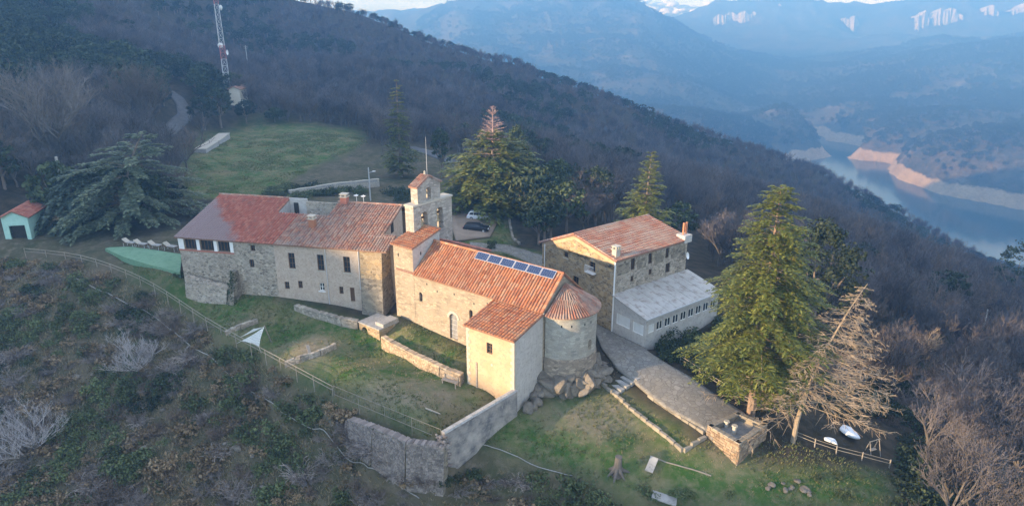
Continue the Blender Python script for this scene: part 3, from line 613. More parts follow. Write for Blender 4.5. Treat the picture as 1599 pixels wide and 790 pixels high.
for k in range(20):   # quoins up both corners, long and short in turn
    z = -1.6 + k * .36; h = .33
    if z + h > SE: break
    wq = .46 if k % 2 else .28
    for cx in (SX, 0):
        m = MB(); x0, x1 = (cx - .025, cx + wq) if cx else (-wq, .025); m.box(x0, x1, -SD - .03, -SD + (.25 if k % 2 else .42), z, z + h); m.build('quoin', M['limestone'], CH)
m = MB(); m.box(-4.95, -4.75, -SD - .08, -SD - .005, -1.5, 1.9); m.build('downpipe', M['wood_grey'], CH)
m = MB(); m.box(-2.95, -2.7, -SD - .03, -SD + .01, 2.1, 2.35); m.build('marble_plaque', M['limestone'], CH)
# stair turret on the north-west corner
BX0, BX1, BY, BZ = -21.6, -18.4, 4.6, 10.1
m = MB(); wall(m, (0, -.03, 0), EX, BX0, BX1, -2, BZ, [(-20.9, -20.7, 8.7, 9.1)], .2); m.poly((BX0, BY, 0), (BX0, -.03, 0), (BX0, -.03, BZ), (BX0, BY, BZ + 1.15)); m.build('turret_wall', M['ashlar'], CH)
m = MB(); m.poly((BX1, -.03, 6.8), (BX1, BY, 6.8), (BX1, BY, BZ + 1.15), (BX1, -.03, BZ)); m.quad((BX0, BY, 5), (BX1, BY, 5), (BX1, BY, BZ + 1.15), (BX0, BY, BZ + 1.15)); m.build('turret_side_wall', M['plaster_grey'], CH)
m = MB(); m.quad((BX1 + .01, 1.2, 9.0), (BX1 + .01, 1.4, 9.0), (BX1 + .01, 1.4, 9.4), (BX1 + .01, 1.2, 9.4)); m.build('putlog_holes', M['dark'], CH, kind='stuff')
a0, a1, r0, r1 = (BX0 - .2, -.3, BZ + .08), (BX1 + .2, -.3, BZ + .08), (BX0 - .2, BY + .1, BZ + 1.32), (BX1 + .2, BY + .1, BZ + 1.32)
m = MB(); slab(m, a0, a1, r1, r0); m.build('turret_roof', M['roof_base'], CH); t = MB(); tiles(t, a0, a1, r0, r1, .3, .45, .115, seed=12); t.build('turret_roof_tiles', M['roof_orange'], CH, kind='stuff')
# bell gable
GX_ = -20.6
lo = [(3.85, 5.0, 10.6, 13.2, True), (6.6, 7.75, 10.3, 13.2, True)]
m = MB(); wall(m, (GX_, 0, 0), NY, 2.6, 9.4, 4, 14.1, lo, 1.4, True); m.quad((GX_ - 1.4, 2.6, 4), (GX_, 2.6, 4), (GX_, 2.6, 14.1), (GX_ - 1.4, 2.6, 14.1)); m.quad((GX_, 9.4, 4), (GX_ - 1.4, 9.4, 4), (GX_ - 1.4, 9.4, 14.1), (GX_, 9.4, 14.1)); m.quad((GX_, 2.6, 14.1), (GX_, 9.4, 14.1), (GX_ - 1.4, 9.4, 14.1), (GX_ - 1.4, 2.6, 14.1))
m.build('bell_gable', M['tower_stone'], CH)
m = MB(); m.box(GX_ - 1.5, GX_ + .1, 2.5, 9.5, 14.09, 14.3); m.build('bell_gable_cornice', M['limestone'], CH)
u0, u1, uz = 3.55, 7.5, 16.3; x0, x1 = GX_ - 1.25, GX_ - .12
m = MB(); wall(m, (x1, 0, 0), NY, u0, u1, 14.28, uz, [(4.98, 5.88, 14.5, 16.05, True)], x1 - x0, True)
m.quad((x0, u0, 14.28), (x1, u0, 14.28), (x1, u0, uz), (x0, u0, uz)); m.quad((x1, u1, 14.28), (x0, u1, 14.28), (x0, u1, uz), (x1, u1, uz)); m.poly((x1, u0, uz), (x1, u1, uz), (x1, 5.5, 17.3)); m.poly((x0, u1, uz), (x0, u0, uz), (x0, 5.5, 17.3)); m.build('bell_gable_top', M['tower_stone'], CH)
m = MB(); slab(m, (x0 - .15, u0 - .2, uz), (x0 - .15, 5.52, 17.46), (x1 + .15, 5.52, 17.46), (x1 + .15, u0 - .2, uz), .12); slab(m, (x0 - .15, 5.52, 17.46), (x0 - .15, u1 + .2, uz), (x1 + .15, u1 + .2, uz), (x1 + .15, 5.52, 17.46), .12)
rt = m.build('bell_gable_roof', M['roof_old'], CH)
t = MB(); tiles(t, (x0 - .15, u0 - .22, uz + .02), (x1 + .15, u0 - .22, uz + .02), (x0 - .15, 5.5, 17.48), (x1 + .15, 5.5, 17.48), .24, .4, .09); tiles(t, (x1 + .15, u1 + .22, uz + .02), (x0 - .15, u1 + .22, uz + .02), (x1 + .15, 5.5, 17.48), (x0 - .15, 5.5, 17.48), .24, .4, .09); t.build('roof_tiles', M['roof_old'], rt, kind='stuff')
m = MB(); m.lathe([(.12, 0), (.16, .12), (.08, .2), (.14, .35), (.0, .48)], (GX_ - .7, 5.5, 17.5), 10); m.build('finial', M['limestone'], CH)
m = MB(); m.tube([(GX_ - .55, 5.75, 17.3), (GX_ - .55, 5.75, 22.0)], [.035, .015], 5); m.build('lightning_rod', M['metal'], CH)
for y, z, s in ((4.42, 11.7, 1.0), (7.18, 11.7, 1.1), (5.43, 15.35, .62)):
    m = MB(); m.lathe([(.45, 0), (.38, .1), (.29, .4), (.25, .65), (.12, .8), (0, .84)], (0, 0, 0), 16); b = m.build('bell', M['bronze'], CH, True); b.location = (GX_ - .65, y, z - .35 * s); b.scale = (s, s, s)
    k = MB(); k.box(-.09, .09, -.55, .55, .84, 1.08); k.tube([(0, 0, .6), (0, 0, -.12)], [.03, .07], 6); k.build('bell_yoke', M['wood_dark'], b)
# low tiled lean-to on the south side of the ridge
m = MB(); m.box(-20.5, -15.4, 7.2, 10.4, 4, 7.6); m.build('lean_to_wall', M['plaster_grey'], CH)
a0, a1, r0, r1 = (-15.2, 10.6, 7.6), (-20.5, 10.6, 7.6), (-15.2, 6.3, 9.3), (-20.5, 6.3, 9.3)
m = MB(); slab(m, a0, a1, r1, r0); m.build('lean_to_roof', M['roof_base'], CH); t = MB(); tiles(t, a0, a1, r0, r1, .3, .45, .115); t.build('lean_to_roof_tiles', M['roof_red'], CH, kind='stuff')
# solar panels lying on the nave roof, just below the ridge
sl = math.atan2(RZ - EZ, W_ / 2); names = ['nearest the belfry end', 'second from the belfry', 'third from the belfry', 'third from the apse', 'second from the apse', 'nearest the apse gable']
Mch = Matrix.Translation((e0[0], e0[1], 0)) @ Matrix.Rotation(frame(127), 4, 'Z')
for k in range(6):
    p = thing('solar_panel', f'blue solar panel on the orange nave roof, {names[k]} of its row', 'solar panel', group='solar panels in a row on the nave roof')
    x = -11.35 + k * 1.79; p.matrix_world = Mch @ Matrix.Translation((x, 2.72, EZ + 2.72 * (RZ - EZ) / (W_ / 2) + .38)) @ Matrix.Rotation(sl, 4, 'X')
    m = MB(); m.box(0, 1.73, 0, 1.0, 0, .05); m.build('panel_frame', M['panel_frame'], p)
    m = MB()
    for i in range(6):
        for j in range(4): m.quad(*[(.05 + i * .272 + a, .05 + j * .226 + b, .054) for a, b in ((0, 0), (.266, 0), (.266, .22), (0, .22))])
    m.build('cells', M['panel'], p)
    for q in (.3, 1.37): m = MB(); m.box(q, q + .06, .1, .9, -.2, 0); m.build('mounting_rail', M['metal'], p)
# rock outcrop the apse stands on
RO = thing('rock_outcrop', 'craggy grey rock outcrop under the round apse', 'rock', (Mch @ Vector((2.5, 1.5, -2))), frame(127)); Mr = RO.matrix_basis.inverted()
rnd = random.Random(5)
for k in range(46):
    a = -92 + 150 * ((k * .618) % 1) + rnd.uniform(-4, 4); lev = k / 46; r_ = AR - .35 + (1 - lev) * rnd.uniform(.5, 1.5); p = Vector((ac[0] + r_ * math.cos(R(a)), ac[1] + r_ * math.sin(R(a)), 0)); wpt = Mch @ p
    g0 = gz(wpt.x, wpt.y); z = g0 + .1 + lev * max(.3, -.35 - g0); q = Mr @ Vector((wpt.x, wpt.y, z)); m = MB(); m.rock((0, 0, 0), rnd.uniform(1.0, 1.7), k, .75, 3, 12, (.3, .62)); o = m.build('rock', M['rock'], RO); o.location = q; o.rotation_euler = (rnd.uniform(-.3, .3), rnd.uniform(-.3, .3), 0)
for k in range(7):
    wpt = Mch @ Vector((.3 + rnd.uniform(-.2, .9), -3.6 + k * .55, 0)); q = Mr @ Vector((wpt.x, wpt.y, gz(wpt.x, wpt.y) + .2)); m = MB(); m.rock((0, 0, 0), rnd.uniform(.5, .9), 90 + k, .9); o = m.build('rock', M['rock'], RO); o.location = q
# ---------------------------------------------------------------- long house west of the church
h0 = at(277, 368, 8.7)
HO = thing('monastery_house', 'long rubble and plaster house with red tiled roof left of the church', 'house', (h0[0], h0[1], 0), frame(102))
HE = 8.7; HR = 3.0 / 10.8; RZF = lambda y: HE + y * HR
big = [(.8, 2.6, HE - 1.75, HE - .35), (3.1, 5.1, HE - 1.75, HE - .35), (5.5, 7.4, HE - 1.75, HE - .35)]
sm1 = [(10.3, 10.95, HE - 1.35, HE - .55), (9.9, 10.55, HE - 3.6, HE - 2.5)]
tall = [(15.45, 16.35, HE - 3.3, HE - 1.2), (19.4, 20.3, HE - 3.25, HE - 1.15), (22.9, 23.8, HE - 3.25, HE - 1.15)]
low = [(14.55, 15.2, HE - 6.15, HE - 5.15), (16.45, 17.05, HE - 5.9, HE - 4.9), (19.35, 20.05, HE - 6.0, HE - 4.95), (22.05, 22.6, HE - 6.2, HE - 5.2)]; hdoor = (23.5, 24.1, HE - 7.1, HE - 5.2)
m = MB(); wall(m, (0, 0, 0), EX, 0, 13.6, -1, HE, big + sm1, .35); wall(m, (0, 14, 0), SY, 0, 14, -1, HE); m.build('rubble_wall', M['rubble'], HO)
m = MB(); wall(m, (0, -.04, 0), EX, 13.6, 25.2, -2, HE, tall + low + [hdoor], .3); m.quad((13.6, -.04, -2), (13.6, -.04, HE), (13.6, .02, HE), (13.6, .02, -2)); m.build('plaster_wall', M['plaster'], HO)
m = MB(); m.box(-.02, 7.8, -.035, .1, HE - .33, HE - .1)
for x in (-.02, 2.62, 5.12, 7.42): m.box(x, x + .46 if x > 0 else x + .78, -.04, .34, HE - 1.85, HE - .3)
m.build('window_band', M['white'], HO)
m = MB(); m.box(-.02, 7.9, -.06, .02, HE - 1.98, HE - 1.76); m.build('brick_sill', M['roof_red'], HO)
for q in big: pane(HO, 'window', M['glass'], (0, 0, 0), EX, q, .3, M['wood_dark'], 3)
for q in sm1: pane(HO, 'window', M['glass'], (0, 0, 0), EX, q, .2, M['wood_dark'], 1)
for q in tall:
    g = pane(HO, 'window', M['glass'], (0, -.04, 0), EX, q, .2, M['wood_dark'], 1, 2, M['limestone'])
    for a, b in ((q[0] - .04, q[0] + .3), (q[1] - .3, q[1] + .04)):
        pass
for i, q in enumerate(low): pane(HO, 'window', M['glass'], (0, -.04, 0), EX, q, .2, M['wood_dark'] if i != 2 else M['white'], 1, 1, M['white'] if i == 2 else None)
pane(HO, 'door', M['wood_dark'], (0, -.04, 0), EX, hdoor, .22, M['wood_dark'], 0, 2)
m = MB(); m.tube([(20.6, -.1, HE - .1), (20.6, -.1, 1.0)], .06, 6); m.tube([(25.0, -.1, HE - .1), (25.0, -.1, 3.4)], .08, 6); m.build('downpipe', M['metal'], HO)
m = MB(); m.hexa([(25.2, -.9, -2), (28.4, -1.7, -2), (28.6, 3, -2), (25.2, 3, -2)], [(25.2, -.35, 5.0), (28.1, -.55, 5.0), (28.1, 3, 5.0), (25.2, 3, 5.0)]); m.build('buttress', M['rubble_dark'], HO)
m = MB(); m.hexa([(25.2, -.3, 5.0), (28.1, -.5, 5.0), (28.1, 3, 5.0), (25.2, 3, 5.0)], [(25.2, -.12, HE), (28.1, -.2, HE), (28.1, 3, HE), (25.2, 3, HE)]); m.build('buttress_top', M['rubble_warm'], HO)
m = MB(); m.box(25.21, 28.5, 2.6, 3.3, 0, RZF(3.0)); m.quad((26.9, 3.3, 4), (26.9, 10.3, 4), (26.9, 10.3, RZF(10.3)), (26.9, 3.3, RZF(3.3))); m.quad((27, 13.8, 0), (0, 13.8, 0), (0, 13.8, 9.5), (27, 13.8, 9.5)); m.build('gable_wall', M['plaster'], HO)
m = MB(); m.box(26.905, 26.98, 6.1, 6.9, 8.9, 10.5); m.build('window', M['dark'], HO)
m = MB(); m.box(26.9, 31.2, 3.4, 9, 3, 7.9); m.build('back_annex', M['plaster'], HO)
m = MB(); slab(m, (-.3, -.35, RZF(-.35)), (13.8, -.35, RZF(-.35)), (13.8, 6.6, RZF(6.6)), (-.3, 6.6, RZF(6.6))); slab(m, (13.8, -.35, RZF(-.35)), (28.8, -.35, RZF(-.35)), (28.8, 3.2, RZF(3.2)), (13.8, 3.2, RZF(3.2))); slab(m, (13.8, 3.2, RZF(3.2)), (27.1, 3.2, RZF(3.2)), (27.1, 6.6, RZF(6.6)), (13.8, 6.6, RZF(6.6)))
slab(m, (-.3, 6.6, RZF(6.6)), (10.6, 6.6, RZF(6.6)), (10.6, 10.3, RZF(10.3)), (-.3, 10.3, RZF(10.3))); slab(m, (17.9, 6.6, RZF(6.6)), (27.1, 6.6, RZF(6.6)), (27.1, 10.1, RZF(10.1)), (17.9, 10.1, RZF(10.1)))
slab(m, (-.3, 10.3, RZF(10.3)), (10.6, 10.3, RZF(10.3)), (10.6, 14.2, HE + 1), (-.3, 14.2, HE + 1)); slab(m, (17.9, 10.1, RZF(10.1)), (27.1, 10.1, RZF(10.1)), (27.1, 14.2, HE + 1), (17.9, 14.2, HE + 1)); m.build('roof', M['roof_base'], HO)
t = MB(); RT = lambda x, y: (x, y, RZF(y) + .02)
tiles(t, RT(-.3, -.4), RT(10.6, -.4), RT(-.3, 10.3), RT(10.6, 10.3), .36, .45, .135, seed=20); tiles(t, RT(10.6, -.4), RT(13.8, -.4), RT(10.6, 6.65), RT(13.8, 6.65), .36, .45, .135, seed=21); t.build('red_roof_tiles', M['roof_red_patch'], HO, kind='stuff')
t = MB(); tiles(t, RT(13.8, -.4), RT(17.9, -.4), RT(13.8, 6.65), RT(17.9, 6.65), .36, .45, .135, seed=22, jit=.05); tiles(t, RT(17.9, -.4), RT(27.1, -.4), RT(17.9, 10.1), RT(27.1, 10.1), .36, .45, .135, seed=23, jit=.05); tiles(t, RT(27.1, -.4), RT(28.8, -.4), RT(27.1, 3.2), RT(28.8, 3.2), .3, .45, .12, seed=24); t.build('old_roof_tiles', M['roof_old'], HO, kind='stuff')
m = MB(); ridge(m, (-.3, 10.3, RZF(10.3) + .08), (10.6, 10.3, RZF(10.3) + .08)); ridge(m, (17.9, 10.1, RZF(10.1) + .08), (27.1, 10.1, RZF(10.1) + .08)); m.build('ridge_tiles', M['roof_old'], HO, kind='stuff')
m = MB(); m.quad((10.55, 6.6, 9), (10.55, 10.3, 9), (10.55, 10.3, RZF(10.3) - .1), (10.55, 6.6, RZF(6.6) - .1)); m.box(10.5, 13.2, 10.1, 10.35, 9, RZF(10.3) + .15); m.build('roof_terrace_wall', M['plaster_grey'], HO)
m = MB(); m.box(13.2, 17.9, 9.8, 10.15, 9, RZF(10.1) - .1); m.quad((17.92, 10.1, 9), (17.92, 6.6, 9), (17.92, 6.6, RZF(6.6) - .1), (17.92, 10.1, RZF(10.1) - .1)); m.build('roof_terrace_parapet', M['rubble'], HO)
m = MB(); m.box(10.55, 17.95, 6.5, 10.3, 9.0, 9.5); m.build('roof_terrace_floor', M['concrete'], HO)
m = MB(); m.box(11.2, 11.9, 10.02, 10.09, 9.5, 11.1); m.build('door', M['dark'], HO)
def chimney(x, y, z, h, w, mat, root, cap=None):
    m = MB(); m.box(x - w / 2, x + w / 2, y - w / 2, y + w / 2, z - .8, z + h); c = m.build('chimney', mat, root)
    k = MB(); k.box(x - w / 2 - .1, x + w / 2 + .1, y - w / 2 - .1, y + w / 2 + .1, z + h + .002, z + h + .12)
    for a, b in ((-1, -1), (1, -1), (1, 1), (-1, 1)): k.box(x + a * w * .36 - .08, x + a * w * .36 + .08, y + b * w * .36 - .08, y + b * w * .36 + .08, z + h + .122, z + h + .4)
    k.box(x - w / 2 - .08, x + w / 2 + .08, y - w / 2 - .08, y + w / 2 + .08, z + h + .402, z + h + .5); k.build('chimney_cap', cap or M['limestone'], c); return c
chimney(17.1, 3.9, RZF(3.9), 1.1, .75, M['roof_orange'], HO); chimney(18.9, 9.9, RZF(9.9), .9, .9, M['roof_red'], HO); 
for x, y in ((21.5, 10.3), (20.4, 10.5)):
    m = MB(); m.tube([(x, y, RZF(10) - .3), (x, y, RZF(10) + 1.2)], .035, 5); m.lathe([(0, 0), (.22, .05), (.34, .16)], (x, y - .1, RZF(10) + .9), 12); m.build('satellite_dish', M['white'], HO)
# low wall and ivied pier at the foot of the house
bw = thing('garden_wall', 'low rubble retaining wall at the foot of the house below the big windows', 'wall', (h0[0], h0[1], 0), frame(102))
m = MB(); m.hexa([(1.0, -1.6, .5), (7.2, -2.2, 0), (7.2, -.5, 0), (1, -.4, .5)], [(1.0, -1.2, 3.5), (7.2, -1.6, 2.4), (7.2, -.5, 2.6), (1, -.4, 3.6)]); m.build('wall_core', M['rubble'], bw)
pr = thing('ivied_pier', 'dark ivy covered stone pier against the rubble house wall', 'pier', (h0[0], h0[1], 0), frame(102))
m = MB(); m.hexa([(7.4, -2.6, -.5), (8.4, -2.6, -.5), (8.3, -.05, -.5), (7.4, -.05, -.5)], [(7.55, -.8, 4.6), (8.15, -.8, 4.6), (8.15, -.05, 4.6), (7.55, -.05, 4.6)]); m.build('pier_core', M['rubble_dark'], pr)
def leafcloud(m, cen, rad, n, size, rnd, flat=1.0):
    for _ in range(n):
        while True:
            p = Vector((rnd.uniform(-1, 1), rnd.uniform(-1, 1), rnd.uniform(-1, 1)))
            if p.length < 1: break
        p = p * (.55 + .45 * rnd.random()) if p.length < .5 else p
        c = Vector(cen) + Vector((p.x * rad[0], p.y * rad[1], p.z * rad[2])); nrm = (p + Vector((rnd.gauss(0, .6), rnd.gauss(0, .6), rnd.gauss(0, .6) + .3))).normalized()
        a = nrm.orthogonal().normalized(); a = Matrix.Rotation(rnd.uniform(0, 6.28), 3, nrm) @ a; b = nrm.cross(a) * size * rnd.uniform(.35, .7); a = a * size * rnd.uniform(.6, 1.1)
        m.quad(c - a, c - b * .9, c + a, c + b)
rnd = random.Random(3); m = MB()
for k in range(12): leafcloud(m, (7.9 + rnd.uniform(-.4, .4), -.9 - 1.2 * (1 - k / 12), -.2 + k * .42), (.5, .5, .5), 60, .13, rnd)
m.build('ivy', M['ivy'], pr)
# ---------------------------------------------------------------- stone inn east of the church
b0 = at(955, 520, -1)
IN = thing('stone_inn', 'two storey stone building with lichen covered tiled roof right of the church', 'house', (b0[0], b0[1], 0), frame(52))
BL, BWd = 13.3, 13.2; E1, E2, RR, YR = 8.35, 7.15, 9.75, 7.0
gw = [(4.2, 5.05, 6.35, 7.45), (8.85, 9.95, 5.9, 7.55, True), (6.0, 7.1, 2.6, 4.4), (9.6, 10.6, -.8, 1.4)]
m = MB(); wall(m, (0, BWd, 0), SY, 0, BWd, -3, E2, gw, .35); m.poly((0, BWd, E2), (0, 0, E2), (0, 0, E1), (0, YR, RR)); m.build('gable_wall', M['rubble_warm'], IN)
fw = [(2.75, 3.5, 6.5, 8.0), (5.9, 6.6, 6.6, 8.0), (9.1, 9.8, 6.65, 8.0), (2.85, 3.4, 5.0, 5.75), (6.1, 6.7, 5.1, 5.85), (9.3, 10.2, 4.6, 5.9)]
m = MB(); wall(m, (0, 0, 0), EX, 0, BL, -3, E1, fw, .3); wall(m, (BL, 0, 0), NY, 0, BWd, -9, E2); m.poly((BL, 0, E2), (BL, BWd, E2), (BL, YR, RR), (BL, 0, E1)); wall(m, (BL, BWd, 0), WX, 0, BL, -6, E2); m.build('front_wall', M['rubble'], IN)
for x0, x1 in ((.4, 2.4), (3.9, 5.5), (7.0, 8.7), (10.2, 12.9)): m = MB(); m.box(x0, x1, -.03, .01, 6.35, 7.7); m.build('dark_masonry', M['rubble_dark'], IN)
for q in fw: pane(IN, 'window', M['glass'], (0, 0, 0), EX, q, .2, M['wood_dark'], 1)
for q in gw[:3]: pane(IN, 'window', M['glass'], (0, BWd, 0), SY, q, .25, M['wood_dark'], 1, 1, M['limestone'] if q is gw[0] else None)
pane(IN, 'door', M['wood_dark'], (0, BWd, 0), SY, gw[3], .25, M['wood_dark'], 1, 0)
m = MB(); m.box(-.55, -.01, BWd - 10.15, BWd - 8.65, 5.75, 5.88)
for k in range(9): m.box(-.53, -.5, BWd - 10.12 + k * .18, BWd - 10.09 + k * .18, 5.88, 6.7)
m.box(-.54, -.49, BWd - 10.15, BWd - 8.65, 6.7, 6.75); m.build('balcony', M['white'], IN)
m = MB(); P = lambda y, d=0: (E1 + (RR - E1) * y / YR if y < YR else RR - (RR - E2) * (y - YR) / (BWd - YR)) + d
m.hexa([(-.05, 0, P(0, -.55)), (-.05, YR, P(YR, -.55)), (.02, YR, P(YR, -.55)), (.02, 0, P(0, -.55))], [(-.05, 0, P(0, .02)), (-.05, YR, P(YR, .02)), (.02, YR, P(YR, .02)), (.02, 0, P(0, .02))]); m.hexa([(-.05, YR, P(YR, -.55)), (-.05, BWd, P(BWd, -.55)), (.02, BWd, P(BWd, -.55)), (.02, YR, P(YR, -.55))], [(-.05, YR, P(YR, .02)), (-.05, BWd, P(BWd, .02)), (.02, BWd, P(BWd, .02)), (.02, YR, P(YR, .02))]); m.build('gable_trim', M['plaster_warm'], IN)
rg, _c = gable_roof(IN, -.3, BL + .3, 0, BWd, E1, RR, YR, M['roof_lichen'], .36, 40, .4, .14, ze2=E2, ln=.5); rg.build('ridge_tiles', M['roof_lichen'], IN, kind='stuff')
m = MB(); m.tube([(-.12, -.12, E1), (-.12, -.12, -1)], .09, 8); m.tube([(-.1, 12.6, E2), (-.1, 12.6, -1)], .07, 6); m.build('downpipe', M['white'], IN)
chimney(.7, .6, E1 + .2, .9, .7, M['limestone'], IN)
m = MB(); m.box(BL - 1.2, BL + .2, -.5, .9, E1 - .2, E1 + .75); c = m.build('chimney_block', M['plaster_grey'], IN)
for x in (BL - .75, BL - .2): k = MB(); k.tube([(x, .2, E1 + .75), (x, .2, E1 + 2.3)], .13, 8); k.build('flue_pipe', M['copper'], c)
m = MB(); m.lathe([(0, 0), (.3, .08), (.48, .22)], (0, 0, 0), 16); dsh = m.build('satellite_dish', M['white'], IN); dsh.location = (BL - .7, -.5, 6.4); dsh.rotation_euler = (R(75), 0, R(20))
# terrace wing with pale roof
TY = -5.25; TZ0, TZ1 = 4.05, 2.85; TL = 13.6
ew = [(.65, 2.85, .55, 1.95), (3.3, 4.95, .5, 1.85)]
m = MB(); wall(m, (0, 0, 0), SY, 0, -TY, -4, TZ1, ew, .15); m.poly((0, 0, TZ1), (0, TY, TZ1), (0, 0, TZ0)); tw = [(.5 + 1.45 * k, 1.55 + 1.45 * k, .75, 1.85) for k in range(9)]
wall(m, (0, TY, 0), EX, 0, TL, -5, TZ1, tw, .15); wall(m, (TL, TY, 0), NY, 0, -TY, -8, TZ1); m.build('terrace_wall', M['plaster_grey'], IN)
for q in ew: pane(IN, 'window', M['blind'], (0, 0, 0), SY, q, .12, M['white'], 0)
for k, q in enumerate(tw): pane(IN, 'window', M['blind'] if k == 0 else M['glass'], (0, TY, 0), EX, q, .12, M['white'], 1)
m = MB(); n = 18
for k in range(n):   # ribbed sheets
    x0, x1 = -.35 + (TL + .5) * k / n, -.35 + (TL + .5) * (k + 1) / n; dz = .03 if k % 2 else 0
    slab(m, (x0, TY - .35, TZ1 + .02 + dz), (x1 - .004, TY - .35, TZ1 + .02 + dz), (x1 - .004, -.03, TZ0 + .1 + dz), (x0, -.03, TZ0 + .1 + dz), .09)
m.build('terrace_roof', M['membrane'], IN)
m = MB(); m.box(-.4, TL + .2, TY - .47, TY - .36, TZ1 - .12, TZ1 + .06); m.build('gutter', M['metal'], IN)
lm = MB(); lm.tube([(-.1, .1, 7.6), (-.7, .1, 8.0)], .03, 5); lm.lathe([(.16, 0), (.1, .22), (0, .3)], (-.75, .1, 7.78), 8); lm.build('wall_lamp', M['dark'], IN)
# ---------------------------------------------------------------- walls, paths and yard
def stone_wall(name, label, cat, pts, h, th, mat, size=.34, core=None, batter=0.0, down=.6, top=True, group=None, seed=1):
    """dry stone wall along ground points: core plus courses of separate stones on both faces"""
    pts = [Vector(p) for p in pts]; rnd = random.Random(seed); o = pts[0].copy(); root = thing(name, label, cat, o, 0, group); c = MB(); s = MB()
    hs = h if isinstance(h, (list, tuple)) else [h] * len(pts)
    for i in range(len(pts) - 1):
        a, b = pts[i] - o, pts[i + 1] - o; d = (b - a); L = d.length; d.z = 0; d.normalize(); n = Vector((d.y, -d.x, 0)) * th / 2   # outside: right of travel
        dn = Vector((0, 0, -down)); ta, tb = Vector((0, 0, hs[i])), Vector((0, 0, hs[i + 1])); bt = n.normalized() * batter
        k = .93
        c.hexa([a + n * k + dn + bt, b + n * k + dn + bt, b - n * k + dn, a - n * k + dn], [a + n * k + ta, b + n * k + tb, b - n * k + tb, a - n * k + ta])
        H = max(hs[i], hs[i + 1]) + down; rows = max(1, int(H / (size * .62)))
        for side in (1, -1):
            for r_ in range(rows):
                x = -rnd.random() * size; rh = H / rows
                while x < L:
                    w_ = size * rnd.uniform(.6, 1.5); t0, t1 = max(0, x) / L, min(L, x + w_) / L; x += w_ + .02
                    if t1 - t0 < .02: continue
                    P = lambda t, z, e: a.lerp(b, t) + n * side * (1 + e) + (bt * (1 - z / H) if side > 0 else Vector()) + Vector((0, 0, z - down if z < H * .98 else (hs[i] + (hs[i + 1] - hs[i]) * t)))
                    z0, z1 = r_ * rh + .012, min(r_ * rh + rh - .012, H - .02); e = rnd.uniform(.0, .10); j = lambda: rnd.uniform(-.03, .03)
                    zt = hs[i] + (hs[i + 1] - hs[i]) * (t0 + t1) / 2 + down
                    if z1 > zt: continue
                    f4 = [P(t0 + .006, z0 + j(), e), P(t1 - .006, z0 + j(), e), P(t1 - .006, z1 + j(), e), P(t0 + .006, z1 + j(), e)]
                    b4 = [P(t0, z0, -.25), P(t1, z0, -.25), P(t1, z1, -.25), P(t0, z1, -.25)]
                    s.hexa(b4, f4)
        if top:
            x = 0
            while x < L:
                w_ = size * rnd.uniform(.7, 1.6); t0, t1 = x / L, min(1, (x + w_) / L); x += w_ + .03; z = hs[i] + (hs[i + 1] - hs[i]) * (t0 + t1) / 2
                p, q = a.lerp(b, t0), a.lerp(b, t1); k = 1 + rnd.uniform(-.1, .12); z0 = Vector((0, 0, z)); z1 = Vector((0, 0, z + rnd.uniform(.06, .16)))
                s.hexa([p + n * k + z0, q + n * k + z0, q - n * k + z0, p - n * k + z0], [p + n * k * .9 + z1, q + n * k * .9 + z1, q - n * k * .9 + z1, p - n * k * .9 + z1])
    c.build('wall_core', core or M['rubble_dark'], root); s.build('stones', mat, root, kind='stuff'); return root
G = lambda px, py, dz=0: on(px, py) + Vector((0, 0, dz))
stone_wall('dry_stone_wall', 'low dry stone wall stepping down the lawn from vault to sacristy', 'stone wall', [G(722, 600), G(690, 586), G(650, 567), G(612, 548), G(600, 541)], [1.15, 1.1, 1.1, 1.2, 1.3], .7, M['stone_warm'], .32, seed=2)
stone_wall('terrace_wall', 'broken rubble terrace wall under the grassy strip before the plaster house', 'stone wall', [G(560, 512), G(535, 508), G(500, 497), G(462, 482)], [1.0, .95, .8, .5], .6, M['stone_piece'], .34, seed=3)
stone_wall('mound_edging', 'low dark stone edging of the small mound beside the white shade sail', 'stone edging', [G(402, 504), G(375, 513), G(352, 523)], .45, .4, M['stone_piece'], .3, seed=4)
stone_wall('mound_edging', 'low dark stone edging of the bare mound in the middle of the lawn', 'stone edging', [G(524, 543), G(500, 554), G(470, 563), G(445, 572)], .5, .4, M['stone_piece'], .3, seed=5)
stone_wall('retaining_wall', 'tall purplish rubble retaining wall holding up the lawn below the fence', 'stone wall', [G(549, 672), G(590, 703), G(640, 738), G(698, 747)], [1.4, 2.6, 3.6, 3.6], .8, M['stone_purple'], .26, core=M['rubble_dark'], batter=.7, down=1.2, seed=6)
# stone vault with arched mouth
v0 = Vector(at(562, 524, -1.0)); VT = thing('stone_vault', 'small flat topped stone vault with an arched mouth beside the lawn', 'vault', v0, frame(128))
m = MB(); wall(m, (0, 0, 0), EX, 0, 3.6, -1, 1.75, [(.5, 1.5, .1, 1.45, True)], .5); wall(m, (3.6, 0, 0), NY, 0, 3.0, -1, 1.75); wall(m, (0, 3, 0), SY, 0, 3, -1, 1.75); m.build('vault_wall', M['rubble_warm'], VT)
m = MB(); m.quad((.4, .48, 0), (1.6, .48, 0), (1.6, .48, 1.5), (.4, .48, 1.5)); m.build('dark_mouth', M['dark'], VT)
m = MB(); m.box(-.1, 3.7, -.08, 3.1, 1.752, 1.9); m.build('vault_top', M['concrete'], VT)
m = MB(); m.box(2.3, 3.7, .6, 3.0, 1.902, 2.3); m.build('vault_step', M['concrete'], VT)
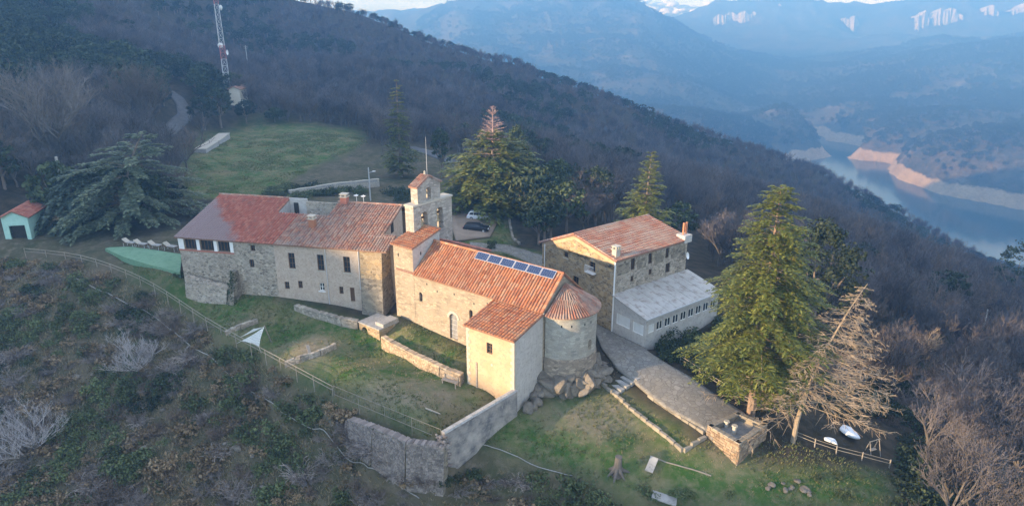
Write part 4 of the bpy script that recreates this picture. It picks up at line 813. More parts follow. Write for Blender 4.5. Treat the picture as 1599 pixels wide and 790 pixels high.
# lime washed wall that closes the lawn
sc = Mch @ Vector((.02, -SD + .2, 0)); ne = Vector(at(692, 688, -1.6)); dl = (ne - sc); dl.z = 0; LL = dl.length; ha = math.degrees(math.atan2(dl.x, dl.y))
LW = thing('lime_washed_wall', 'stained lime washed wall running from the sacristy corner to the fence', 'wall', (sc.x, sc.y, 0), frame(ha))
m = MB(); nn = 8
def lz(t): return .25 + (-.75 - .25) * t
for k in range(nn):
    a, b = LL * k / nn, LL * (k + 1) / nn; g0, g1 = lz(k / nn), lz((k + 1) / nn); lo0, lo1 = -3.0 - 2.6 * k / nn, -3.0 - 2.6 * (k + 1) / nn
    m.hexa([(a, -.28, lo0), (b, -.28, lo1), (b, .28, lo1), (a, .28, lo0)], [(a, -.25, g0), (b, -.25, g1), (b, .25, g1), (a, .25, g0)])
m.build('wall_face', M['lime'], LW); m = MB()
for k in range(nn):
    a, b = LL * k / nn, LL * (k + 1) / nn - .02; g0, g1 = lz(k / nn), lz((k + 1) / nn)
    m = MB(); m.hexa([(a, -.33, g0 + .003), (b, -.33, g1 + .003), (b, .33, g1 + .003), (a, .33, g0 + .003)], [(a, -.2, g0 + .14), (b, -.2, g1 + .14), (b, .2, g1 + .14), (a, .2, g0 + .14)]); m.build('coping_stone', M['concrete'], LW)
m = MB(); rnd = random.Random(8)
for k in range(150):
    m.rock((LL + rnd.uniform(-.5, .5), rnd.uniform(-.5, .5), rnd.uniform(-4.6, -.9)), rnd.uniform(.14, .26), k, .8, 1)
m.build('rough_end_stones', M['stone_purple'], LW, kind='stuff')
# sheets that follow the ground
def ribbon(name, left, right, mat, n=24, across=6, lift=.07, kind='structure'):
    def res(pts):
        pts = [Vector(p) for p in pts]; ds = [0]
        for i in range(1, len(pts)): ds.append(ds[-1] + (pts[i] - pts[i - 1]).length)
        o = []
        for t in np.linspace(0, ds[-1], n):
            i = min(len(pts) - 2, max(0, int(np.searchsorted(ds, t, 'right')) - 1)); f = (t - ds[i]) / max(1e-6, ds[i + 1] - ds[i]); o.append(pts[i].lerp(pts[i + 1], f))
        return o
    a, b = res(left), res(right); m = MB(); idx = {}
    for i in range(n):
        for j in range(across):
            p = a[i].lerp(b[i], j / (across - 1)); m.v.append((p.x, p.y, gz(p.x, p.y) + lift))
    for i in range(n - 1):
        for j in range(across - 1):
            k = i * across + j; m.f.append((k, k + 1, k + across + 1, k + across))
    o = m.build(name, mat, smooth=True); bo = [(0, 0)]
    if kind: o['kind'] = kind
    so = o.modifiers.new('thick', 'SOLIDIFY'); so.thickness = .25; so.offset = 0 if False else -1 
    return o
def track(name, pix, width, mat, lift=.09, n=40):
    pts = [G(*p) for p in pix]; L, Rr = [], []
    for i, p in enumerate(pts):
        d = pts[min(i + 1, len(pts) - 1)] - pts[max(i - 1, 0)]; d.z = 0; d.normalize(); q = Vector((-d.y, d.x, 0)) * width / 2; L.append(p + q); Rr.append(p - q)
    return ribbon(name, L, Rr, mat, n, 5, lift)
M['paving'] = stone('path_paving', [(.24, .225, .20), (.29, .27, .24), (.22, .205, .185), (.27, .25, .215)], (1.9, 1.9, 1.9), (.17, .155, .13), .07, (.25, .22, .17), wearamt=.6, contrast=.14, bs=.4)
M['dirt'] = plain('yard_dirt', (.24, .18, .13), (.30, .23, .17), .5, 1, .3)
ribbon('stone_path', [G(925, 505), G(940, 548), G(962, 578), (G(990, 600)), G(1040, 641), G(1100, 674), G(1112, 690)], [G(1003, 544), G(1012, 553), G(1035, 568), G(1080, 594), G(1125, 626), G(1160, 648), G(1178, 665)], M['paving'], 50, 16, .10)
track('mountain_road', [(240, 226), (258, 212), (272, 198), (289, 184), (287, 168), (276, 152), (262, 142)], 3.6, M['asphalt'], .25)
track('lane', [(640, 230), (672, 240), (700, 250), (724, 262)], 4.0, M['asphalt'], .2)
track('yard_path', [(735, 385), (790, 388), (830, 402), (862, 418)], 4.0, M['paving'], .10)
ribbon('parking_yard', [G(698, 318), G(702, 345), G(712, 378)], [G(770, 322), G(776, 350), G(765, 372)], M['dirt'], 14, 8, .08)
m = MB(); m.prism([at(*q, 3.4)[:2] for q in ((281, 425), (284, 397), (240, 390), (205, 385), (172, 386), (164, 388), (190, 400), (235, 414))][::-1], 1.6, 3.4); m.build('teal_court', M['teal'])['kind'] = 'structure'
# kerbed garden bed between path and lawn: every kerb stone its own piece
def kerb_run(root, a, b, w, h, step, rnd, mat=None):
    a, b = Vector(a), Vector(b); L = (b - a).length; n = max(1, int(L / step)); d = (b - a).normalized(); ang = math.atan2(d.y, d.x)
    for k in range(n):
        t0, t1 = L * k / n, L * (k + 1) / n - .03; p = a + d * (t0 + t1) / 2; l2 = (t1 - t0) / 2; m = MB(); hw, hh = w * rnd.uniform(.42, .56), h * rnd.uniform(.85, 1.1)
        m.hexa([(-l2, -hw, -.4), (l2, -hw, -.4), (l2, hw, -.4), (-l2, hw, -.4)], [(-l2 * .93, -hw * .86, hh), (l2 * .93, -hw * .86, hh), (l2 * .93, hw * .86, hh), (-l2 * .93, hw * .86, hh)])
        o = m.build('stone', mat or M['kerb'], root); o.location = Vector((p.x, p.y, gz(p.x, p.y))) - root.location; o.rotation_euler = (rnd.uniform(-.04, .04), rnd.uniform(-.04, .04), ang + rnd.uniform(-.05, .05))
rnd = random.Random(11); q = G(945, 607)
KB = thing('garden_bed_wall', 'long pale stone kerb wall round the narrow grass bed beside the path', 'kerb wall', q)
kerb_run(KB, G(938, 598), G(966, 622), .36, .3, .8, rnd); kerb_run(KB, G(966, 622), G(1020, 667), .38, .34, .85, rnd); kerb_run(KB, G(1020, 667), G(1066, 706), .38, .36, .85, rnd); kerb_run(KB, G(1068, 706), G(1102, 683), .36, .34, .8, rnd); kerb_run(KB, G(1012, 618), G(1100, 678), .3, .28, .9, rnd)
ST = thing('stone_steps', 'short flight of grey stone steps from the path down to garden', 'steps', G(968, 610))
a, b = G(992, 588), G(952, 612); dd = (b - a); dd.z = 0
for k in range(5):
    p = a.lerp(b, (k + .5) / 5); z = a.z + .25 + (gz(b.x, b.y) + .12 - a.z - .25) * (k / 4); m = MB(); m.box(-.30, .30, -.85, .85, -.6, .0); o = m.build('step', M['concrete'], ST); o.location = Vector((p.x, p.y, z)) - ST.location; o.rotation_euler = (0, 0, math.atan2(dd.y, dd.x))
# square stone basin
BS = thing('stone_basin', 'square rubble walled basin with two stub posts at the path end', 'basin', G(1150, 700))
c4 = [at(1103, 686, -2.9), at(1151, 722, -3.3), at(1194, 690, -3.3), at(1150, 662, -2.7)]; tz = -1.35
bc = Vector(c4[0]); m = MB(); s_ = MB(); o_ = BS.location; rnd = random.Random(4)
for i in range(4):
    a, b = Vector((c4[i][0], c4[i][1], tz)), Vector((c4[(i + 1) % 4][0], c4[(i + 1) % 4][1], tz)); d = (b - a).normalized(); n = Vector((d.y, -d.x, 0)); L = (b - a).length; a2, b2 = a - o_, b - o_
    D = Vector((0, 0, -3)); m.hexa([a2 + D, b2 + D, b2 - n * .4 + D, a2 - n * .4 + D], [a2, b2, b2 - n * .4, a2 - n * .4])
    for r_ in range(8):
        x = -rnd.random() * .3
        while x < L:
            w_ = rnd.uniform(.2, .5); t0, t1 = max(0, x), min(L, x + w_); x += w_ + .02
            if t1 - t0 < .06: continue
            z0 = -.27 * (r_ + 1) + .02 + rnd.uniform(-.02, .02); z1 = z0 + .23; e = rnd.uniform(.02, .09); Q = lambda t, z, e_: a2 + d * t + n * e_ + Vector((0, 0, z)); s_.hexa([Q(t0, z0, -.05), Q(t1, z0, -.05), Q(t1, z1, -.05), Q(t0, z1, -.05)], [Q(t0, z0, e), Q(t1, z0, e), Q(t1, z1, e), Q(t0, z1, e)])
    nc = int(L / .6)
    for k in range(nc):
        p = a2 + d * (L * (k + .5) / nc) - n * .2; cm = MB(); l2 = L / nc / 2 - .015; cm.hexa([(-l2, -.26, 0), (l2, -.26, 0), (l2, .26, 0), (-l2, .26, 0)], [(-l2 * .94, -.24, .1), (l2 * .94, -.24, .1), (l2 * .94, .24, .1), (-l2 * .94, .24, .1)]); o = cm.build('coping_stone', M['kerb'], BS); o.location = p + Vector((0, 0, .004)); o.rotation_euler = (0, 0, math.atan2(d.y, d.x))
m.build('wall_core', M['rubble_dark'], BS); s_.build('stones', M['stone_brown'], BS, kind='stuff')
m = MB(); m.poly(*[Vector((p[0], p[1], tz - .55)) - o_ for p in c4]); m.build('basin_floor', M['concrete'], BS)
for px, py, h in ((1146, 676, .75), (1134, 666, .55)):
    p = Vector(at(px, py, tz - .5)) - o_; m = MB(); m.tube([p + Vector((0, 0, -.3)), p + Vector((0, 0, h))], [.22, .19], 8); m.tube([p + Vector((0, 0, h)), p + Vector((0, 0, h + .12))], [.3, .27], 8); m.build('stub_post', M['limestone'], BS)
# ---------------------------------------------------------------- fences, lines, poles
def fence(name, label, pix, ph, mat_post, mat_rail, step, rails, thick=.05, rail=.03, cat='fence', mesh=None, group=None):
    pts = [Vector(at(*p)) if len(p) > 2 else G(*p) for p in pix]; fixed = len(pix[0]) > 2; root = thing(name, label, cat, pts[0], 0, group); o = pts[0]; poly = []
    for i in range(len(pts) - 1):
        L = (pts[i + 1] - pts[i]).length; n = max(1, int(L / step))
        for k in range(n): poly.append(pts[i].lerp(pts[i + 1], k / n))
    poly.append(pts[-1])
    for _ in range(6): poly = [poly[0]] + [poly[k] * .5 + (poly[k - 1] + poly[k + 1]) * .25 for k in range(1, len(poly) - 1)] + [poly[-1]]
    poly = poly if fixed else [Vector((p.x, p.y, gz(p.x, p.y))) for p in poly]
    for p in poly:
        m = MB(); m.tube([p - o + Vector((0, 0, -.9)), p - o + Vector((random.uniform(-.04, .04), random.uniform(-.04, .04), ph))], thick, 6); m.build('post', mat_post, root)
    for h in rails:
        m = MB(); m.tube([p - o + Vector((0, 0, h)) for p in poly], rail, 5); m.build('rail', mat_rail, root)
    if mesh:
        m = MB()
        for i in range(len(poly) - 1):
            a, b = poly[i] - o, poly[i + 1] - o
            for k in range(14): q = a.lerp(b, k / 14); m.tube([q + Vector((0, 0, .1)), q + Vector((0, 0, ph * .95))], .007, 3, False)
        m.build('wire_mesh', mat_rail, root, kind='stuff')
    return root
fence('lawn_fence', 'thin pale rail fence curving along the outer edge of the lawn', [(40, 398, 2.6), (85, 399, 2.6), (115, 402, 2.6), (150, 413, 2.4), (195, 430, 2.05), (230, 442, 1.8), (262, 464, 1.2), (300, 495, .4), (345, 522, -.4), (395, 548, -.8), (440, 571, -1.2), (480, 596, -1.4), (520, 616, -1.5)], 1.05, M['wood_grey'], M['kerb'], 2.4, (.55, 1.0), .045, .042)
fence('mesh_fence', 'pale metal mesh fence on top of the purplish retaining wall', [(522, 617, -1.5), (560, 634, -1.6), (600, 650, -1.6), (645, 668, -1.65), (688, 686, -1.7)], 1.15, M['kerb'], M['kerb'], 2.0, (.12, 1.12), .03, .03, mesh=True)
fence('rope_fence', 'low rope fence round the dark hollow right of the dead conifer', [(1243, 686), (1262, 700), (1290, 716), (1330, 724), (1388, 730)], .95, M['wood_grey'], M['kerb'], 4.0, (.5, .85), .06, .03)
fence('path_railing', 'thin rail fence along the right edge of the stone path', [(1062, 566), (1092, 588), (1125, 610), (1160, 628), (1178, 640)],   .9, M['wood_grey'], M['wood_grey'], 2.2, (.45, .85), .05, .035)
def ground_line(name, label, cat, pix, rad, mat, lift):
    pts = [G(*p) for p in pix]; o = pts[0]; root = MB(); full = []
    for i in range(len(pts) - 1):
        for k in range(8): q = pts[i].lerp(pts[i + 1], k / 8); full.append(Vector((q.x, q.y, gz(q.x, q.y) + lift)) - o)
    root.tube(full, rad, 5); r_ = root.build(name, mat); r_.location = o; tag(r_, label, cat); return r_
ground_line('white_pipe', 'thin white pipe lying across the rough slope below the lawn', 'pipe', [(105, 432), (150, 455), (225, 488), (262, 515), (300, 546), (350, 582), (400, 620), (440, 648), (485, 673), (530, 706), (575, 735), (620, 758), (660, 786)], .05, M['concrete'], .4)
ground_line('irrigation_pipe', 'thin pale pipe running down the grass from the lime washed wall', 'pipe', [(735, 690), (770, 700), (810, 715), (850, 733), (900, 745)], .045, M['concrete'], .12)
ground_line('fallen_edging', 'thin pale line of edging in the grass beside the tree stump', 'edging', [(1015, 712), (1040, 722), (1080, 733), (1115, 745)], .07, M['kerb'], .06)
def pole(name, label, cat, base, h, r_, mat, arm=None, lean=(0, 0)):
    t = thing(name, label, cat, base); m = MB(); m.tube([(0, 0, -1), (lean[0], lean[1], h)], [r_, r_ * .7], 8); m.build('shaft', mat, t)
    if arm == 'lamp':
        m = MB(); m.tube([(0, 0, h - 1.0), (.9, 0, h - .7)], .04, 5); m.build('arm', M['metal'], t); m = MB(); m.hexa([(.7, -.12, h - .78), (1.3, -.12, h - .72), (1.3, .12, h - .72), (.7, .12, h - .78)], [(.75, -.1, h - .62), (1.25, -.1, h - .6), (1.25, .1, h - .6), (.75, .1, h - .62)]); m.build('lamp_head', M['white'], t)
    if arm == 'cross':
        for z in (h - .4, h - 1.1): m = MB(); m.box(-.8, .8, -.06, .06, z, z + .12); m.build('cross_arm', M['metal'], t)
    return t
p = Vector(atY(579, 318, 128)); pole('utility_pole', 'slim grey pole with a lamp behind the long house roof', 'pole', (p.x, p.y, gz(p.x, p.y)), Vector(atY(578, 262, 128)).z - gz(p.x, p.y), .13, M['metal'], 'lamp')
p = Vector(atY(97, 290, 112)); pole('concrete_pole', 'thick pale concrete pole among the trees above the mint hut', 'pole', (p.x, p.y, gz(p.x, p.y)), Vector(atY(93, 245, 112)).z - gz(p.x, p.y), .3, M['concrete'])
p = G(1531, 530); pole('white_post', 'slender white post rising from the bare wood on the right', 'pole', p, Vector(atY(1536, 483, p.y)).z - p.z, .16, M['white'])
p = Vector(atY(388, 112, 300)); pole('utility_pole', 'distant thin pole in the forest right of the lattice mast', 'pole', (p.x, p.y, gz(p.x, p.y)), 11, .15, M['metal'], 'cross')
# lattice mast
p = Vector(atY(357, 160, 222)); zb = gz(p.x, p.y); MS = thing('lattice_mast', 'tall red and white lattice radio mast on the wooded slope', 'mast', (p.x, p.y, zb))
H_ = 52; ns = 13
for k in range(ns):
    z0, z1 = H_ * k / ns, H_ * (k + 1) / ns; w0, w1 = 1.15 * (1 - .55 * k / ns), 1.15 * (1 - .55 * (k + 1) / ns); m = MB()
    for i in range(3):
        a0, a1 = R(120 * i + 20), R(120 * (i + 1) + 20); P = lambda a, w, z: Vector((math.cos(a) * w, math.sin(a) * w, z))
        m.tube([P(a0, w0, z0), P(a0, w1, z1)], .10, 5)
        for j in range(2):
            t0, t1 = j / 2, (j + 1) / 2; za, zb_ = z0 + (z1 - z0) * t0, z0 + (z1 - z0) * t1; wa, wb = w0 + (w1 - w0) * t0, w0 + (w1 - w0) * t1
            m.tube([P(a0, wa, za), P(a1, wb, zb_)], .05, 4); m.tube([P(a0, wb, zb_), P(a1, wb, zb_)], .05, 4)
    m.build('mast_section', M['red_paint'] if k % 4 == 3 else M['metal'], MS)
for z, a in ((14, 0), (16, 120), (27, 60), (34, 200), (44, 20)):
    m = MB(); m.lathe([(0, 0), (.5, .1), (.8, .35)], (0, 0, 0), 12); d = m.build('dish', M['white'], MS); d.location = (1.3 * math.cos(R(a)), 1.3 * math.sin(R(a)), z); d.rotation_euler = (R(90), 0, R(a + 90))
def hut(name, label, loc, az, lx, ly, h, rise, wallm_, roofm_, open_=None, cat='hut', drop=2.5):
    t = thing(name, label, cat, loc, frame(az)); m = MB(); wall(m, (0, 0, 0), EX, 0, lx, -drop, h, [open_] if open_ else [], .25); wall(m, (lx, 0, 0), NY, 0, ly, -drop, h); wall(m, (lx, ly, 0), WX, 0, lx, -drop, h); wall(m, (0, ly, 0), SY, 0, ly, -drop, h)
    m.poly((0, 0, h), (lx, 0, h), (lx / 2, 0, h + rise)); m.poly((lx, ly, h), (0, ly, h), (lx / 2, ly, h + rise)); m.build('wall', wallm_, t)
    m = MB(); o = .35; k = rise / (lx / 2) * o; slab(m, (-o, -o, h - k + .12), (lx / 2, -o, h + rise + .12), (lx / 2, ly + o, h + rise + .12), (-o, ly + o, h - k + .12), .14); slab(m, (lx / 2, -o, h + rise + .12), (lx + o, -o, h - k + .12), (lx + o, ly + o, h - k + .12), (lx / 2, ly + o, h + rise + .12), .14); m.build('roof', M['roof_base'], t)
    tt = MB(); tiles(tt, (-o, ly + o, h - k + .13), (-o, -o, h - k + .13), (lx / 2, ly + o, h + rise + .13), (lx / 2, -o, h + rise + .13), .3); tiles(tt, (lx + o, -o, h - k + .13), (lx + o, ly + o, h - k + .13), (lx / 2, -o, h + rise + .13), (lx / 2, ly + o, h + rise + .13), .3); tt.build('roof_tiles', roofm_, t, kind='stuff')
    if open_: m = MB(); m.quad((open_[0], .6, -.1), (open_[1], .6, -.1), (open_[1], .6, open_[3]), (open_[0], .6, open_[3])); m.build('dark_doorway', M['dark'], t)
    return t
p = Vector(at(9, 374, 3.1)); hut('mint_hut', 'mint green hut with a red roof and dark open doorway', p, 78, 3.6, 6.0, 3.4, .9, M['mint'], M['roof_red'], (.8, 3.0, -.5, 2.1))
p = Vector(atY(362, 178, 214)); p.z = gz(p.x, p.y); hut('transmitter_cabin', 'small cream cabin at the foot of the lattice mast', p, 95, 3.4, 5, 4.6, .7, M['cream'], M['roof_old'], None, 'cabin', 4)
p = Vector(at(74, 358, 3.3)); OV = thing('stone_oven', 'low rubble shelter with arched dark mouth right of the mint hut', 'shelter', p, frame(85))
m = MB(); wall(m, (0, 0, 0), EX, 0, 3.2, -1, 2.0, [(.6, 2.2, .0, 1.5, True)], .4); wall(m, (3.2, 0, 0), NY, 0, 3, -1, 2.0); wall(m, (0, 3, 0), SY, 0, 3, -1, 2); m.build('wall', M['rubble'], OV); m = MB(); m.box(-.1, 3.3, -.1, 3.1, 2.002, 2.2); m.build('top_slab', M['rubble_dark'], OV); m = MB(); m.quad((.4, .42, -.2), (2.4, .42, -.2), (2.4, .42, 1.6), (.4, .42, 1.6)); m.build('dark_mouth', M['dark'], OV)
for i, (a, b) in enumerate((((313, 239), (334, 227)), ((334, 226), (352, 216)))):
    p, q = G(*a), G(*b); d = q - p; t = thing('concrete_trough', ['long pale concrete trough on the meadow edge, nearer one of two', 'long pale concrete trough on the meadow edge, farther one of two'][i], 'trough', p, math.atan2(d.y, d.x)); L = d.length * .96
    m = MB(); m.hexa([(0, -1.4, -1), (L, -1.4, -1), (L, 1.4, -1), (0, 1.4, -1)], [(0, -1.3, .8), (L, -1.3, .8), (L, 1.3, .8), (0, 1.3, .8)]); m.build('trough_body', M['concrete'], t); m = MB()
    for k in range(5): x = L * (k + .5) / 5; m = MB(); m.box(x - L / 10 + .04, x + L / 10 - .04, -1.4, 1.4, .803, .95); m.build('cover_slab', M['limestone'], t)
a, b = G(452, 306), G(592, 291); stone_wall('lane_wall', 'long pale masonry wall across the bank behind the house roof', 'wall', [b, a.lerp(b, .5) + Vector((0, 0, .2)), a], [1.5, 1.3, 1.0], .6, M['limestone'], .6, M['concrete'], seed=31)
q = G(798, 346); KY = thing('yard_kerb', 'curved pale kerb from the parked cars down to the path', 'kerb', q); kerb_run(KY, G(795, 342), G(801, 372), .4, .3, 1.2, random.Random(2)); kerb_run(KY, G(801, 373), G(812, 382), .4, .3, 1.0, random.Random(3))
# ---------------------------------------------------------------- shade sail, bench, loungers and odds and ends
p = G(395, 540); SSL = thing('shade_sail', 'white triangular shade sail stretched over the lawn by a leaning pole', 'shade sail', p)
A_ = Vector(at(413, 510, 2.0)) - p; B_ = Vector(at(405, 545, -.5)) - p + Vector((0, 0, .2)); C_ = Vector(at(377, 532, .4)) - p; D_ = Vector(at(396, 513, 1.6)) - p; E_ = Vector(at(374, 527, .3)) - p
for tri, nm in (((A_, B_, C_), 'sail'), ((A_, D_, E_), 'sail')):
    m = MB(); n = 8; ctr = (tri[0] + tri[1] + tri[2]) / 3
    for i in range(n):
        for j in range(n - i):
            def Q(i, j):
                u, v = i / n, j / n; w = 1 - u - v; q = tri[0] * w + tri[1] * u + tri[2] * v; pull = (u * v + v * w + u * w) * (1 - 2.2 * min(u, v, w) * 1.2); return q.lerp(ctr, .55 * pull) - Vector((0, 0, .25 * u * v * w * 9))
            m.poly(Q(i, j), Q(i + 1, j), Q(i, j + 1))
            if i + j < n - 1: m.poly(Q(i + 1, j), Q(i + 1, j + 1), Q(i, j + 1))
    o = m.build(nm, M['canvas'], SSL, True); sm = o.modifiers.new('thick', 'SOLIDIFY'); sm.thickness = .02
g_ = G(424, 532); m = MB(); m.tube([g_ - p - Vector((0, 0, .3)), A_ + Vector((.0, 0, .1))], .08, 6); m.build('sail_pole', M['wood_grey'], SSL)
for x_, t_ in ((C_, (370, 536)), (B_, (408, 551))): m = MB(); gq = G(*t_) - p; m.tube([x_, gq], .02, 4); m.build('guy_rope', M['white'], SSL)
p = G(703, 600); BN = thing('garden_bench', 'old grey wooden bench against the dry stone wall', 'bench', p, frame(118))
for k in range(3): m = MB(); m.box(-.95, .95, -.28 + k * .19, -.12 + k * .19, .44, .49); m.build('seat_slat', M['wood_grey'], BN)
for k in range(2): m = MB(); m.hexa([(-.95, .3 + .03 * k, .6 + k * .2), (.95, .3 + .03 * k, .6 + k * .2), (.95, .34 + .03 * k, .6 + k * .2), (-.95, .34 + .03 * k, .6 + k * .2)], [(-.95, .32 + .03 * k, .74 + k * .2), (.95, .32 + .03 * k, .74 + k * .2), (.95, .36 + .03 * k, .74 + k * .2), (-.95, .36 + .03 * k, .74 + k * .2)]); m.build('backrest_slat', M['wood_grey'], BN)
for x in (-.8, .8):
    for y in (-.22, .28): m = MB(); m.box(x - .05, x + .05, y - .05, y + .05, -.2, .44 if y < 0 else .95); m.build('leg', M['wood_grey'], BN)
def plank(name, label, cat, a, b, w, t, mat):
    a, b = Vector(a), Vector(b); d = b - a; m = MB(); L = d.length; m.box(0, L, -w / 2, w / 2, 0, t); o = m.build(name, mat); o.location = a; o.rotation_euler = d.to_track_quat('X', 'Z').to_euler(); return tag(o, label, cat)
plank('timber_plank', 'pale timber plank leaning on the bare mound in the lawn', 'plank', G(486, 561, .05), G(481, 550, .9), .35, .07, M['wood_grey'])
plank('timber_pole', 'thin pale stick lying on the lawn near lime washed wall', 'stick', G(664, 639, .12), G(687, 648, .10), .12, .1, M['limestone'])
plank('concrete_slab', 'pale concrete slab propped in the grass beside the tree stump', 'slab', G(1013, 738, .1), G(1022, 720, .4), .75, .12, M['concrete'])
plank('concrete_slab', 'flat pale slab at the bottom edge below the hedge', 'slab', G(1018, 774, .2), G(1056, 787, .2), 1.2, .12, M['concrete'])
ti = ['leftmost of the row', 'second from left', 'third from left', 'rightmost, next to the house']
LG = None
for i, (px, py) in enumerate(((203, 383), (221, 385), (243, 387), (267, 389))):
    p = Vector(at(px, py, 3.41))
    if LG is None:
        t = thing('sun_lounger', 'x', 'sun lounger', p, frame(20), 'sun loungers beside the teal court'); m = MB(); m.box(-.35, .35, -1.0, 1.0, .34, .42); m.build('frame', M['wood_dark'], t)
        m = MB(); m.box(-.34, .34, -.98, .3, .423, .52); m.build('mattress', M['concrete'], t); m = MB(); m.hexa([(-.34, .3, .42), (.34, .3, .42), (.34, 1.0, .85), (-.34, 1.0, .85)], [(-.34, .26, .52), (.34, .26, .52), (.34, .95, .96), (-.34, .95, .96)]); m.build('backrest', M['limestone'], t)
        for x in (-.3, .3):
            for y in (-.85, .85): m = MB(); m.box(x - .03, x + .03, y - .03, y + .03, -.2, .34); m.build('leg', M['metal'], t)
        t.scale = (1.05,) * 3; LG = t
    else: t = dup(LG); t.location = p
    t['label'] = 'pale sun lounger with raised back beside the teal court, ' + ti[i]
def car(label, loc, az, paint, suv=True, group='cars parked under the trees behind the church'):
    t = thing('parked_car', label, 'car', loc, frame(az), group); L2, Wd = 2.2, .9; h = 1.62 if suv else 1.45
    prof = [(-2.2, .35), (-2.22, .75), (-2.1, 1.0), (-1.2, 1.02), (1.0, .98), (1.95, .84), (2.2, .65), (2.22, .35)]
    m = MB(); n = len(prof)
    for s in (-1, 1):
        for x, z in prof: m.v.append((x, s * (Wd if z < .9 else Wd - .06), z))
    for k in range(n): m.f.append((k, (k + 1) % n, n + (k + 1) % n, n + k))
    m.f.append(tuple(range(n))[::-1]); m.f.append(tuple(range(n, 2 * n)))
    top = [(-2.05, 1.0), (-1.75, h - .06), (-1.2, h), (.0, h), (.35, h - .05), (1.1, .97)]
    m.v2 = len(m.v); base = len(m.v)
    for s in (-1, 1):
        for x, z in top: m.v.append((x, s * (.84 if z < 1.1 else .68), z))
    k6 = len(top)
    for k in range(k6 - 1): m.f.append((base + k, base + k + 1, base + k6 + k + 1, base + k6 + k))
    m.f.append(tuple(base + k for k in range(k6))[::-1]); m.f.append(tuple(base + k6 + k for k in range(k6)))
    b = m.build('body', paint, t); bv = b.modifiers.new('soft', 'BEVEL'); bv.width = .06; bv.segments = 2; bv.limit_method = 'ANGLE'
    def lerp(s, x, z): f = (z - 1.0) / (h - 1.0); return (x, s * (.84 + (.68 - .84) * f + .012), z)
    for s in (-1, 1):
        for x0, x1, x2, x3 in ((-1.75, -1.0, -1.0, -1.55), (-.92, .0, .0, -.92), (.06, .82, .30, .06)):
            m = MB(); m.quad(lerp(s, x0, 1.06), lerp(s, x1, 1.06), lerp(s, x2, h - .14), lerp(s, x3, h - .14)); m.build('side_window', M['glass'], t)
    m = MB(); m.quad((1.06, -.7, 1.03), (1.06, .7, 1.03), (.42, .6, h - .06), (.42, -.6, h - .06)); m.build('windscreen', M['glass'], t)
    m = MB(); m.quad((-2.06, .7, 1.08), (-2.06, -.7, 1.08), (-1.82, -.6, h - .12), (-1.82, .6, h - .12)); m.build('rear_window', M['glass'], t)
    for x in (-1.35, 1.35):
        for s in (-1, 1):
            m = MB(); m.tube([(x, s * .72, .34), (x, s * .93, .34)], .34, 14); wv = m.build('wheel', M['tyre'], t); m = MB(); m.tube([(x, s * .93, .34), (x, s * .945, .34)], .2, 10); m.build('rim', M['metal'], wv)
    for s in (-1, 1):
        m = MB(); m.box(2.12, 2.235, s * .68 - .2, s * .68 + .2, .66, .82); m.build('headlight', M['blind'], t); m = MB(); m.box(-2.235, -2.1, s * .72 - .14, s * .72 + .14, .72, .98); m.build('tail_light', M['red_paint'], t)
        m = MB(); m.box(.75, .95, s * .92 - .08, s * .92 + .08, .98, 1.1); m.build('wing_mirror', paint, t)
    return t
M['car_white'] = plain('car_white', (.70, .71, .72), rough=.3, spec=.5); M['car_black'] = plain('car_black', (.02, .022, .028), rough=.25, spec=.5); M['car_grey'] = plain('car_grey', (.06, .07, .08), rough=.3, spec=.5)
car('white SUV parked under the trees behind the bell gable', G(749, 343), 100, M['car_white'])
car('black car parked nearest the church, in front of white SUV', G(744, 361), 98, M['car_black'], False)
car('dark grey car half hidden behind the white SUV', G(757, 331), 100, M['car_grey'], False)
p = G(964, 738); SP = thing('tree_stump', 'pale weathered tree stump with flaring roots on the grass', 'stump', p); m = MB(); m.tube([(0, 0, -.3), (0, 0, .35), (.03, .02, 1.0), (.05, .02, 1.75)], [.55, .42, .36, .33], 10); m.build('stump_trunk', M['bark_pale'], SP)
for k in range(7):
    a = R(52 * k + random.uniform(-14, 14)); m = MB(); l_r = random.uniform(.9, 1.5); m.tube([(.1 * math.cos(a), .1 * math.sin(a), .75), (.5 * math.cos(a), .5 * math.sin(a), .25), (l_r * math.cos(a), l_r * math.sin(a), -.15)], [.22, .18, .05], 6); m.build('root', M['bark_pale'], SP)
for i, (px, py, s, lb) in enumerate(((1325, 680, 1.5, 'large crumpled white plastic sheet in the dark hollow among trees'), (1297, 695, .8, 'small crumpled white plastic sheet left of the larger one'))):
    p = G(px, py, .5); m = MB(); m.rock((0, 0, 0), 1, 77 + i, .6, 3); o = m.build('plastic_sheet', M['plastic_sheet'], smooth=True); o.location = p; o.scale = (s * .7, s * .95, s * .55); o.rotation_euler = (0, .3, .6); tag(o, lb, 'sheet')
p = G(1362, 706); SW = thing('garden_swing', 'small grey A frame swing beside the white plastic sheet', 'swing', p, .4); SW.scale = (.7, .7, .7)
for x in (-.9, .9):
    for y in (-.7, .7): m = MB(); m.tube([(x, y, -.4), (x, 0, 2.0)], .06, 5); m.build('leg', M['wood_grey'], SW)
m = MB(); m.tube([(-1, 0, 2.0), (1, 0, 2.0)], .06, 5); m.build('top_bar', M['wood_grey'], SW); m = MB(); m.box(-.5, .5, -.25, .25, .5, .56); s_ = m.build('seat', M['wood_grey'], SW)
for x in (-.45, .45): m = MB(); m.tube([(x, 0, .55), (x, 0, 2.0)], .02, 4); m.build('chain', M['wood_grey'], SW)
rnd = random.Random(9); p = G(1235, 768); RH = thing('rock_heap', 'heap of grey rocks in the grass at the bottom right', 'rocks', p)
